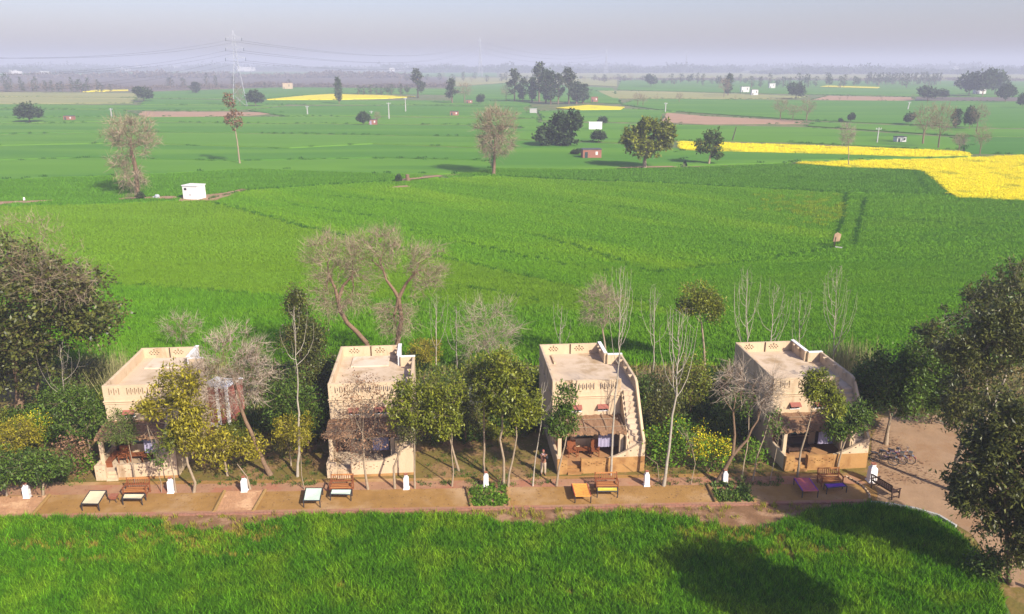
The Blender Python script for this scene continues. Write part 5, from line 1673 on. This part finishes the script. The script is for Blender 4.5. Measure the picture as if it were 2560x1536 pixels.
# ---------------------------------------------------------------- the plain beyond
def far_kit(kind, seed, n):
    """crown and trunk of unit height, to be scaled"""
    rng = np.random.default_rng(seed)
    if kind == 'round':
        P = np.concatenate([np.array([x, y, z]) + unit(rng.normal(size=(n // 5, 3))) * rng.uniform(.6, 1, (n // 5, 1)) * np.array([rx, rx, rz]) for x, y, z, rx, rz in
                            ((0, 0, .62, .40, .34), (-.24, .05, .5, .26, .26), (.25, -.05, .52, .27, .27), (.05, .2, .7, .28, .26), (-.08, -.2, .48, .27, .26))])
        me = leaves(P, unit(P - np.array([0, 0, .55])), 4, .10, .035, .1, 'leaf_far', 'crown', rng, jit=.02)
        top = .35
    elif kind == 'gum':
        c = []
        for k in range(9):
            z = .34 + .62 * k / 8
            a = rng.uniform(0, 6.28)
            r = .15 * math.sin(min(1, .25 + .85 * (1 - k / 8)) * 1.6)
            c.append(np.array([math.cos(a) * r * .8, math.sin(a) * r * .8, z]) + unit(rng.normal(size=(n // 9, 3))) * rng.uniform(.4, 1, (n // 9, 1)) * np.array([.10, .10, .09]))
        P = np.concatenate(c)
        me = leaves(P, unit(P - np.array([0, 0, .6])), 4, .06, .018, .4, 'leaf_gum', 'crown', rng, jit=.02)
        top = .7
    elif kind == 'dark_gum':
        c = []
        for k in range(7):
            z = .22 + .68 * k / 6
            r = .16 * math.sin(math.pi * (.15 + .75 * k / 6))
            c.append(np.array([rng.normal() * .03, rng.normal() * .03, z]) + unit(rng.normal(size=(n // 7, 3))) * rng.uniform(.5, 1, (n // 7, 1)) * np.array([r + .05, r + .05, .10]))
        P = np.concatenate(c)
        me = leaves(P, unit(P - np.array([0, 0, .6])), 4, .06, .02, .3, 'leaf_far', 'crown', rng, jit=.02)
        top = .6
    segs = []
    if kind == 'bare':
        P = np.array([0, 0, .62]) + unit(rng.normal(size=(n, 3))) * rng.uniform(.45, 1, (n, 1)) * np.array([.36, .36, .37])
        segs.append((np.zeros(3), np.array([.01, 0, .3]), .025, .02))
        grow(segs, np.array([.01, 0, .3]), P, .014, rng, wob=.14, tipr=.002)
        me = spines(P, unit(P - np.array([0, 0, .5])), 7, .10, .0021, 'twig', 'crown', rng, up=.2)
        tm = tubes(segs, 'bark', 'trunk')
    else:
        segs.append((np.zeros(3), np.array([.01, 0, top]), .026, .014))
        for i in range(5):
            segs.append((np.array([.01, 0, top * (.5 + .1 * i)]), P[rng.integers(len(P))], .01, .004))
        tm = tubes(segs, 'bark', 'trunk')
    return me, tm


KIT = {k: [far_kit(k, 900 + i * 7 + j, n) for i in range(3)] for j, (k, n) in enumerate((('round', 420), ('gum', 330), ('dark_gum', 300), ('bare', 150)))}
KSMALL = {k: [far_kit(k, 700 + i * 7 + j, n) for i in range(3)] for j, (k, n) in enumerate((('round', 110), ('gum', 110), ('dark_gum', 90), ('bare', 60)))}
FN = dict(round='round_tree', gum='eucalyptus_tree', dark_gum='dark_tree', bare='bare_tree')
CNT = [0]


def far_tree(kind, label, bx, by, top, wid, group=None, small=False, mid=None):
    """tree on the plain: base pixel, pixel row of its top, width in pixels (read in the full view)"""
    CNT[0] += 1
    B = at(bx * K, by * K)
    h = max(1.0, on(bx * K, top * K, B.y).z)
    wm = wid * K * (B.y * CP + CAM_H * SP) / FPX
    me, tm = (KSMALL if small else KIT)[kind][CNT[0] % 3]
    nat = dict(round=1.0, gum=.42, dark_gum=.42, bare=.78)[kind]
    sx = wm / nat
    e = empty(FN[kind], B, label, 'tree', group, R(CNT[0] * 67 % 360))
    e.scale = (sx, sx, h)
    obj('crown', me, e)
    obj('trunk', tm, e)
    return e


FT = 'trees standing in the wheat'
# the larger single trees of the plain get crowns of their own
PL = 'single trees on the plain'
T('bare_tree', 'tall bare tree left of the white hut, twigs down its trunk', (345, 492), [(342, 450), (338, 410), (328, 375)], [(268, 280, 388, 395), (275, 385, 330, 425), (300, 410, 365, 480)], 'bare', .40, 520, bark='bark', leaf='twig', nl=7, ln=1.6, lw=.028, group=PL)
T('tall_tree', 'tall thin tree with rusty sparse leaves left of centre on the plain', (600, 412), [(595, 370), (588, 320)], [(556, 230, 590, 270), (562, 262, 606, 328)], 'dry', .22, 150, bark='bark_pale', leaf='leaf_brown', nl=7, ln=.5, lw=.14, group=PL)
T('bare_tree', 'oval bare tree near the centre of the plain', (1234, 440), [(1236, 395), (1237, 370)], [(1185, 262, 1290, 350), (1180, 320, 1292, 395)], 'bare', .42, 650, bark='bark', leaf='twig', nl=7, ln=1.6, lw=.028, group=PL)
T('round_tree', 'broad dark evergreen clump left of the white wall', (1400, 367), [(1400, 345)], [(1338, 310, 1400, 366), (1365, 282, 1440, 355), (1400, 278, 1464, 330), (1380, 320, 1448, 364)], 'round', .5, 520, bark='bark', leaf='leaf_far', nl=12, ln=1.0, lw=.32, group=PL)
T('round_tree', 'brown green spreading tree with thick trunk right of centre', (1611, 423), [(1612, 395), (1618, 375)], [(1546, 310, 1620, 380), (1585, 288, 1650, 350), (1630, 300, 1695, 378), (1580, 340, 1660, 398)], 'round', .5, 520, bark='bark_pale', leaf='leaf_olive', nl=12, ln=.75, lw=.24, group=PL)
T('round_tree', 'small twin trunked dark tree before the yellow mustard strip', (1772, 413), [(1775, 392), (1780, 380)], [(1735, 345, 1785, 385), (1760, 320, 1810, 372), (1775, 355, 1812, 398)], 'round', .28, 200, bark='bark_pale', leaf='leaf_green', nl=12, ln=.6, lw=.2, group=PL)
T('bare_tree', 'thin trunked bare sapling between two mustard fields', (2122, 420), [(2122, 385), (2121, 355)], [(2096, 305, 2142, 365)], 'bare', .12, 130, bark='bark_pale', leaf='twig_grey', nl=6, ln=1.2, lw=.02, group=PL)
for kd, lab, bx, by, tp, wd in (
        ('round', 'round dark tree at the far left of the plain', 72, 297, 246, 65),
        ('round', 'round dark tree beyond the left bare tree', 348, 246, 207, 50),
        ('round', 'round dark tree beside the great lattice tower', 618, 258, 215, 46),
        ('bare', 'reddish bare tree at the foot of the great lattice tower', 580, 258, 200, 26),
        ('dark_gum', 'dark bush in the centre far left row of the plain', 474, 226, 198, 30),
        ('dark_gum', 'slim dark tree crossing the left mustard strip', 819, 252, 185, 22),
        ('gum', 'tall eucalyptus at the right end of the left mustard strip', 1010, 237, 170, 36),
        ('gum', 'left tree of the mixed pair by a red roofed hut', 1092, 250, 193, 36),
        ('bare', 'bare reddish tree of the mixed pair by a red roofed hut', 1122, 250, 197, 46),
        ('round', 'small round tree right of the red roofed hut', 1160, 253, 227, 24),
        ('bare', 'grey bare tree left of the eucalyptus grove', 1222, 246, 200, 28),
        ('round', 'round pale tree beyond the centre right of the plain', 1572, 210, 178, 34),
        ('bare', 'left small bare tree right of the little mustard field', 1540, 256, 222, 28),
        ('bare', 'right small bare tree right of the little mustard field', 1553, 257, 226, 26),
        ('bare', 'V shaped bare tree on the far right plain', 1748, 236, 188, 34),
        ('dark_gum', 'leafy leaning half of the V shaped tree', 1758, 232, 178, 26),
        ('round', 'dark round tree above the three bare trees', 1922, 240, 197, 50),
        ('bare', 'left one of three bare trees at the end of the brown field', 1884, 290, 236, 48),
        ('bare', 'middle one of three bare trees at the end of the brown field', 1915, 292, 250, 40),
        ('bare', 'right one of three bare trees at the end of the brown field', 1947, 296, 234, 50),
        ('round', 'tiny round tree above the thin mustard sapling', 2055, 296, 271, 20),
        ('round', 'tiny dark bush left of the tiny round tree', 2030, 298, 285, 14),
        ('bare', 'left of two big bare trees on the right plain', 2228, 350, 244, 80),
        ('bare', 'right of two big bare trees on the right plain', 2266, 360, 246, 70),
        ('round', 'dark bush at the left foot of the two big bare trees', 2194, 302, 270, 30),
        ('dark_gum', 'slim dark tree right of the two big bare trees', 2308, 310, 262, 30),
        ('round', 'dark oval tree before a bare one on the right plain', 2340, 314, 254, 34),
        ('bare', 'bare tree behind the dark oval tree on the right plain', 2358, 320, 245, 46),
        ('bare', 'low brown scrubby tree at the right end of the mustard strip', 2366, 374, 296, 44),
        ('bare', 'low bare scrub left of the right mustard strip end', 2315, 368, 318, 44),
        ('round', 'tree at the right picture edge above the mustard', 2468, 262, 222, 30),
        ('round', 'dark round tree below the big far right clump', 2427, 248, 200, 42),
        ('round', 'left dark tree of the low pair at the far right', 2240, 244, 206, 56),
        ('round', 'right dark tree of the low pair at the far right', 2276, 240, 214, 32),
        ('round', 'left half of the biggest far right clump', 2340, 232, 172, 64),
        ('round', 'middle of the biggest far right clump', 2372, 234, 163, 66),
        ('round', 'right half of the biggest far right clump', 2402, 230, 168, 54),
        ('round', 'dark tree left of the small brick hut near the pole', 878, 304, 268, 34),
        ('bare', 'bare bush right of the small brick hut near the pole', 912, 302, 268, 20),
        ('round', 'leafy bush right of the long white wall', 1446, 346, 312, 40),
        ('round', 'small reddish tree behind the long white wall', 1455, 305, 280, 28),
        ('round', 'small bush left of the brick hut in the wheat', 1392, 376, 358, 30),
        ('round', 'small tree left of the tree stump by the earth patch', 963, 444, 419, 18),
        ('bare', 'small bare bush left of the little white block', 1272, 274, 256, 18),
        ('bare', 'bare bush at the foot of the left tall bare tree', 322, 488, 466, 44),
        ('round', 'green bush at the foot of the left tall bare tree', 341, 486, 462, 22),
        ('round', 'little round tree beside the tower', 1470, 0, 0, 0) if False else ('bare', 'bare tree far right of the brown field', 1640, 248, 222, 24)):
    far_tree(kd, lab, bx, by, tp, wd, FT)
ORD = 'first second third fourth fifth sixth seventh eighth ninth tenth'.split()
# eucalyptus grove
GR = [(1243, 246, 170, 34, 'gum'), (1262, 246, 188, 26, 'dark_gum'), (1285, 248, 186, 26, 'dark_gum'), (1302, 246, 154, 36, 'gum'), (1318, 250, 166, 34, 'dark_gum'), (1330, 252, 170, 34, 'dark_gum'), (1348, 252, 180, 28, 'gum'), (1374, 252, 168, 38, 'gum'), (1392, 252, 196, 34, 'dark_gum'), (1408, 250, 202, 34, 'dark_gum')]
for i, (x, b_, t_, w_, kd) in enumerate(GR):
    lab = {0: 'leftmost tree of the eucalyptus grove', 3: 'tallest tree of the eucalyptus grove', 7: 'tall tree in the right half of the eucalyptus grove', 9: 'rightmost low tree of the eucalyptus grove'}.get(i, ORD[i] + ' tree from the left in the eucalyptus grove')
    far_tree(kd, lab, x, b_, t_, w_ * 1.15, 'eucalyptus grove')
# rows of little trees
rr = random.Random(4)
for i, x in enumerate((866, 878, 896, 910, 922, 936, 946, 968, 984)):
    far_tree('dark_gum' if x % 3 else 'round', ORD[i] + ' small tree from the left in the row above the left mustard strip', x, 231, 203 + rr.randint(0, 8), 17, 'row above the left mustard strip', True)
for i in range(26):
    x = 8 + i * 10.5 + rr.uniform(-4, 4)
    far_tree('dark_gum' if i % 3 else 'bare', 'slim hazy tree in the far left row', x, 224 + rr.uniform(-2, 2), 190 + rr.uniform(-8, 14), 12, 'far left tree row', True)
for i, (x, b_, t_, w_) in enumerate(((16, 222, 176, 16), (195, 225, 192, 24), (412, 212, 188, 24), (443, 214, 188, 16), (500, 212, 176, 12), (522, 214, 182, 12), (565, 212, 182, 12), (700, 212, 192, 14), (640, 214, 200, 12))):
    far_tree('dark_gum', 'tall hazy dark tree on the far left plain, ' + ORD[(0, 1, 2, 3, 4, 5, 6, 8, 7)[i]] + ' from the left', x, b_, t_, w_, 'hazy dark trees at far left', True)
for i in range(40):
    x = 1600 + i * 17 + rr.uniform(-7, 7)
    far_tree('dark_gum' if i % 4 else 'round', 'slim hazy tree on the far right plain', x, 206 + rr.uniform(-6, 6) + (x - 1600) * .006, 182 + rr.uniform(-7, 9), 12 + rr.uniform(0, 8), 'hazy trees on the far right plain', True)
for i in range(26):
    x = 2095 + i * 7 + rr.uniform(-2, 2)
    far_tree('gum', 'tree in the even far right plantation row', x, 205, 174 + rr.uniform(0, 5), 10, 'far right plantation row', True)
for i in range(34):
    x = 960 + i * 19 + rr.uniform(-8, 8)
    far_tree('dark_gum' if i % 3 else 'bare', 'hazy tree beyond the centre of the plain', x, 196 + rr.uniform(-5, 4), 178 + rr.uniform(-6, 6), 12 + rr.uniform(0, 6), 'hazy trees beyond the centre', True)
for i in range(22):
    x = rr.uniform(1500, 2500)
    far_tree('bare', 'small bare bush along the far right field edges', x, 238 + rr.uniform(-6, 10), 228 + rr.uniform(-6, 8), 10, 'bare bushes on far field edges', True)


# far woods that read as one mass
def woods(label, x0, x1, row, hgt, n, wid, depth, seed, m_='leaf_far'):
    rng = np.random.default_rng(seed)
    P = []
    for i in range(n):
        x = rng.uniform(x0, x1) * K
        c = at(x, row * K + rng.uniform(-1.2, 1.2))
        H = hgt * rng.uniform(.45, 1.25) * (1 + .3 * math.sin(x * .013 + seed) + .2 * math.sin(x * .041))
        s = wid * rng.uniform(.6, 1.4)
        k = 12
        P.append(np.array([c.x, c.y + rng.uniform(0, depth), H * .52]) + unit(rng.normal(size=(k, 3))) * rng.uniform(.3, 1, (k, 1)) * np.array([s, s, H * .5]))
    P = np.concatenate(P)
    o = obj('distant_woods', leaves(P, unit(rng.normal(size=P.shape)), 3, hgt * .34, hgt * .14, .1, m_, 'distant_woods', rng, jit=hgt * .05))
    return tag(o, label, None, None, 'stuff')


woods('hazy blue wood along the horizon', -150, 2650, 172, 19, 1500, 22, 500, 1)
woods('hazy wood on the left below the horizon', -100, 260, 178, 13, 160, 14, 120, 2)
woods('grey bare wood at the left behind the far fields', 0, 1000, 190, 9, 620, 9, 160, 3, 'twig_far')
woods('hazy blue wood right of centre below the horizon', 1000, 1800, 176, 17, 420, 16, 200, 4)
woods('hazy dark wood at the far right below the horizon', 1850, 2560, 180, 15, 420, 14, 160, 5)
woods('low scrub at the left edge of the far fields', 560, 1080, 212, 4, 260, 6, 40, 6, 'twig_far')
woods('brown scrub along the far left fields', -60, 560, 216, 3.5, 260, 6, 60, 7, 'twig_far')
woods('brown scrub band beyond the right fields', 1450, 2560, 196, 4, 380, 8, 120, 8, 'twig_far')


# ---------------------------------------------------------------- huts, poles, towers
def hut(label, px, py, w_, d_, h_, m_, rz=0.0, door=True, roof='grey_roof', name='brick_hut', overhang=.12, dcol='glass_dark', group=None):
    e = empty(name, at(px * K, py * K), label, 'hut', group, R(rz))
    MB().box(-w_ / 2, w_ / 2, 0, d_, 0, h_).build('wall', m_, e)
    MB().box(-w_ / 2 - overhang, w_ / 2 + overhang, -overhang, d_ + overhang, h_ + .002, h_ + .16).build('roof', roof, e)
    if door:
        MB().box(-w_ * .40, -w_ * .40 + .8, -.03, .0, 0, min(1.9, h_ * .8)).build('door', dcol, e)
        MB().box(w_ * .18, w_ * .18 + .6, -.03, .0, h_ * .45, h_ * .8).build('window', 'plaster_white' if m_ == 'brick_wall' else 'shade_dark', e)
    return e


hut('white hut with small dark window beside the earth track', 461, 487, 3.0, 2.6, 2.8, 'white_paint', -14, door=False, roof='plaster_white', name='white_hut')
h_ = bpy.data.objects['white_hut']
MB().box(-1.15, -.65, -.03, 0, 2.05, 2.45).build('window', 'shade_dark', h_)
MB().box(-.10, .08, -.03, 0, 1.1, 1.3).build('vent', 'shade_dark', h_)
MB().box(-1.1, 3.6, -1.5, -.25, 0, .35).build('tank', 'concrete', h_)
MB().box(1.8, 4.8, -.1, .1, 0, .25).build('channel', 'concrete', h_)
hut('brick hut with two pale openings among the wheat right of centre', 1430, 385, 5.0, 3.0, 2.5, 'brick_wall', 6)
hut('long plain white wall behind the leafy bush', 1438, 315, 5.0, .5, 3.0, 'white_paint', 0, door=False, roof='white_paint', name='white_wall')
hut('small brick hut beside the dark tree and the pole', 900, 303, 3.0, 2.5, 2.3, 'brick_wall', 0, dcol='curtain')
hut('small dark red brick hut left of the oval bare tree', 1097, 281, 4.0, 2.5, 2.2, 'brick_wall', 0)
hut('little white concrete block in the far wheat', 1288, 275, 3.6, 2.5, 2.4, 'concrete', 0, name='white_hut', door=False, roof='concrete')
hut('red brick hut at the right end of the eucalyptus grove', 1436, 248, 4.2, 3, 3.4, 'brick_wall', 0, roof='red_tile')
hut('grey brick hut before the two big bare trees', 2177, 346, 3.2, 2.2, 1.9, 'plaster_white', 8, roof='grey_roof')
hut('tiny brick hut at the far left of the plain', 165, 292, 4.1, 2.5, 2.0, 'brick_wall', 0)
hut('red brick hut under the mixed pair of trees', 1133, 251, 4.0, 2.5, 2.2, 'brick_wall', 0)
hut('pale hut on the far plain left of the mustard strip', 694, 216, 9, 5, 6, 'plaster', 0, name='pale_hut', roof='red_tile')
hut('white hut left of the far dark round tree', 1800, 224, 7, 4, 5, 'plaster_white', 0, name='white_hut')
hut('white hut at the foot of the V shaped tree', 1823, 231, 5, 4, 4.5, 'plaster_white', 0, name='white_hut')
hut('white hut among bare saplings on the far right plain', 1865, 214, 6, 4, 5, 'plaster_white', 0, name='white_hut')
hut('pale hut beside the biggest far right clump', 2313, 208, 6, 4, 5, 'plaster_white', 0, name='white_hut')
hut('white hut inside the biggest far right clump', 2368, 228, 9, 4, 4, 'plaster_white', 0, name='white_hut')
hs = None
for i in range(30):
    x = rr.choice((rr.uniform(540, 1010), rr.uniform(540, 1010), rr.uniform(20, 140), rr.uniform(1700, 2400), rr.uniform(240, 420)))
    py = rr.uniform(166.5, 173) if x > 200 else rr.uniform(176, 186)
    B = at(x * K, py * K)
    if hs is None:
        hs = hut('white house of the hazy village near the horizon', x, py, 10, 8, 6, 'white_paint', 0, name='distant_house', roof='concrete', group='village near the horizon')
        e = hs
    else:
        e = copy_tree(hs)
        e.location = B
    s = B.y / 1500
    e.scale = (s * rr.uniform(.6, 1.8), s, s * rr.uniform(.6, 1.4))
# water tower left of the tall mast
wt = empty('water_tower', at(343, 172), 'small white water tower on the hazy horizon at left', 'tower')
for a in range(4):
    MB().tube((3 * math.cos(a * 1.57), 3 * math.sin(a * 1.57), 0), (2 * math.cos(a * 1.57), 2 * math.sin(a * 1.57), 22), .8).build('leg', 'white_paint', wt)
MB().lathe([(1, 21), (5, 24), (5, 30), (1, 32)], k=12).build('tank', 'white_paint', wt)


def pole(label, bx, by, tp, lean=0, m_='concrete', cross=True):
    B = at(bx * K, by * K)
    h = on(bx * K, tp * K, B.y).z
    e = empty('electric_pole', B, label, 'pole', 'electric poles on the plain')
    wd = .16 if B.y < 300 else .26
    MB().frus(0, 0, 0, h, wd, wd * .65).build('post', m_, e)
    if cross:
        MB().box(-.9, .9, -.08, .08, h - .6, h - .42).build('crossarm', 'galvanised', e)
        for x in (-.8, 0, .8):
            MB().tube((x, 0, h - .42), (x, 0, h - .1), .07).build('insulator', 'plaster_white', e)
    e.rotation_euler = (0, R(lean), 0)
    return e


pole('tall white concrete pole right of the small brick hut', 940, 289, 248)
pole('pole with transformer further right of the small brick hut', 980, 271, 236)
pole('short pole behind the small brick hut', 897, 276, 268)
pole('pole between the grey brick hut and the thin mustard sapling', 2118, 347, 308)
pole('leaning dark pole above the mustard strip', 1768, 342, 306, 12, 'wood_dark', False)
pole('pole behind the brown field right of centre', 1607, 272, 248)
pole('leaning pole above the two big bare trees', 2192, 266, 246, 8)
pole('short white post at the left edge by the earth track', 60, 490, 477, 0, 'white_paint', False)
pole('thin post in the wheat below the left mustard strip', 743, 278, 256)
pole('thin post left of the brown field on the left', 270, 283, 262)


def tower(label, bx, by, tp, group='line of steel lattice towers', thick=.10):
    B = at(bx * K, by * K)
    h = on(bx * K, tp * K, B.y).z
    e = empty('lattice_tower', B, label, 'pylon', group, R(20))
    t = thick
    lo, wa = 4.0, .95

    def hw(z):
        return lo + (wa - lo) * min(1, z / (h * .62)) if z < h * .62 else wa * (1 - .55 * (z - h * .62) / (h * .38))
    lv = [0, .16, .30, .42, .52, .62, .70, .78, .86, .94]
    for sx in (-1, 1):
        for sy in (-1, 1):
            m_ = MB()
            for a, b in zip(lv, lv[1:]):
                m_.tube((sx * hw(a * h), sy * hw(a * h), a * h), (sx * hw(b * h), sy * hw(b * h), b * h), t, k=4)
            m_.tube((sx * hw(.94 * h), sy * hw(.94 * h), .94 * h), (0, 0, h), t, k=4)
            m_.build('leg', 'galvanised', e)
    br = MB()
    for a, b in zip(lv, lv[1:]):
        A, Bz = hw(a * h), hw(b * h)
        for s in (-1, 1):
            br.tube((-A, s * A, a * h), (Bz, s * Bz, b * h), t * .55, k=3).tube((A, s * A, a * h), (-Bz, s * Bz, b * h), t * .55, k=3)
            br.tube((s * A, -A, a * h), (s * Bz, Bz, b * h), t * .55, k=3).tube((s * A, A, a * h), (s * Bz, -Bz, b * h), t * .55, k=3)
    br.build('bracing', 'galvanised', e)
    for f, L_ in ((.64, 5.6), (.77, 5.0), (.90, 4.4)):
        for s in (-1, 1):
            z = f * h
            m_ = MB()
            for sy in (-1, 1):
                m_.tube((s * hw(z), sy * hw(z), z), (s * L_, 0, z + .3), t * .7, k=4).tube((s * hw(z), sy * hw(z), z + 1.6), (s * L_, 0, z + .3), t * .7, k=4)
            a_ = m_.build('crossarm', 'galvanised', e)
            MB().tube((s * L_, 0, z + .3), (s * L_, 0, z - 1.6), .14, k=5).build('insulator', 'glass_dark', a_)
    return e, B, h


TW = [tower('great steel lattice tower at the left, nearest of the line', 580, 258, 74),
      tower('second lattice tower of the line, faint near the centre', 1160, 186, 90, thick=.34),
      tower('third lattice tower of the line, very faint right of centre', 1463, 178, 118, thick=.4),
      tower('fourth lattice tower of the line, barely visible at right', 1656, 174, 122, thick=.45)]
pl = empty('power_line', (TW[0][1].x, TW[0][1].y, 0), 'sagging power line wires strung between the lattice towers', 'wires')
left = TW[0][1] + (TW[0][1] - TW[1][1]).normalized() * 400


def wire(p, q, sag, rad):
    m_ = MB()
    n = 22
    prev = None
    for i in range(n + 1):
        s = i / n
        v = p.lerp(q, s) - Vector((0, 0, 4 * sag * s * (1 - s)))
        if prev:
            m_.tube(prev, v, rad, k=3)
        prev = v
    o = m_.build('wire', 'dark_metal', pl)
    o.matrix_parent_inverse = Matrix.Translation(-pl.location)


for f, L_ in ((.64, 5.6), (.77, 5.0), (.90, 4.4)):
    for s in (-1, 1):
        for (ea, Ba, ha), (eb, Bb, hb), rad in ((TW[0], TW[1], .06), (TW[1], TW[2], .10)):
            wire(Vector((Ba.x + s * L_ * .94, Ba.y + s * L_ * .34, f * ha - 1.3)), Vector((Bb.x + s * L_ * .94, Bb.y + s * L_ * .34, f * hb - 1.3)), 16, rad)
        Ba, ha = TW[0][1], TW[0][2]
        wire(Vector((left.x + s * L_ * .94, left.y + s * L_ * .34, f * ha - 1.3)), Vector((Ba.x + s * L_ * .94, Ba.y + s * L_ * .34, f * ha - 1.3)), 11, .035)

# odd things in the wheat
sc_ = empty('wheat_marker', at(2083, 626), 'crumpled brown sheet on a bent post in the wheat at right', 'marker')
sc_.scale = (1.5, 1.5, 1.4)
MB().tube((0, 0, 0), (.1, 0, 1.3), .05).build('post', 'wood_dark', sc_)
MB().poly([(-.1, -.02, .85), (.45, -.05, .9), (.62, .1, 1.55), (.25, .05, 1.75), (-.02, .02, 1.6), (-.1, .06, .85), (.45, .03, .9), (.62, .16, 1.55), (.25, .12, 1.75), (-.02, .09, 1.6)],
          [(0, 1, 2, 3, 4), (9, 8, 7, 6, 5), (0, 5, 6, 1), (1, 6, 7, 2), (2, 7, 8, 3), (3, 8, 9, 4), (4, 9, 5, 0)]).build('sheet', 'reed_dry', sc_)
MB().tube((.1, -.1, .35), (.7, -.2, .3), .07).build('pipe', 'concrete', sc_)
st = empty('tree_stump', at(1019, 455), 'short dark stump beside the earth track in mid plain', 'stump')
MB().lathe([(.5, 0), (.42, .5), (.40, 1.5), (.30, 1.6)], k=9).build('trunk', 'bark', st)
MB().tube((.3, 0, .3), (1.6, -.3, .2), .14, .08).build('root', 'bark', st)
pp_ = empty('water_pump', at(394, 500), 'grey water pump on the track between tall bare tree and white hut', 'pump')
MB().lathe([(.45, 0), (.45, .8), (.30, 1.0)], k=10).tube((0, 0, .7), (-.8, 0, .5), .14).build('casing', 'galvanised', pp_)
ru = empty('rubble_heap', at(310, 503), 'small heap of broken bricks at the foot of the left tall bare tree', 'rubble')
for i in range(14):
    MB().box(-.2, .2, -.12, .12, 0, .16).build('brick', 'brick_wall', ru, loc=(random.uniform(-1.3, 1.3), random.uniform(-.6, .6), random.uniform(0, .15)), rot=(random.uniform(-.3, .3), random.uniform(-.3, .3), random.uniform(0, 3)))
r2 = empty('rubble_heap', at(36, 512), 'heap of pale broken concrete at the left edge of the track', 'rubble')
for i in range(12):
    MB().box(-.25, .25, -.2, .2, 0, .25).build('lump', 'plaster_white', r2, loc=(random.uniform(-2.2, 2.2), random.uniform(-.6, .6), random.uniform(0, .1)), rot=(random.uniform(-.4, .4), random.uniform(-.4, .4), random.uniform(0, 3)))
# dark ruts beside the marker: sunken lines of flattened wheat

# ---------------------------------------------------------------- the hazy air
hz = MB().box(-FAR - 500, FAR + 500, -800, FAR + 500, -1.0, 62).mesh('haze', 'soil')
hz.materials.clear()
hm = bpy.data.materials.new('haze_air')
hm.use_nodes = True
hm.node_tree.nodes.clear()
vo = hm.node_tree.nodes.new('ShaderNodeOutputMaterial')
pv = hm.node_tree.nodes.new('ShaderNodeVolumePrincipled')
pv.inputs['Color'].default_value = (.80, .835, .945, 1)
pv.inputs['Density'].default_value = .0006
pv.inputs['Density Attribute'].default_value = ''
pv.inputs['Anisotropy'].default_value = 0.0
hm.node_tree.links.new(pv.outputs['Volume'], vo.inputs['Volume'])
hz.materials.append(hm)
tag(obj('haze', hz), kind='stuff')
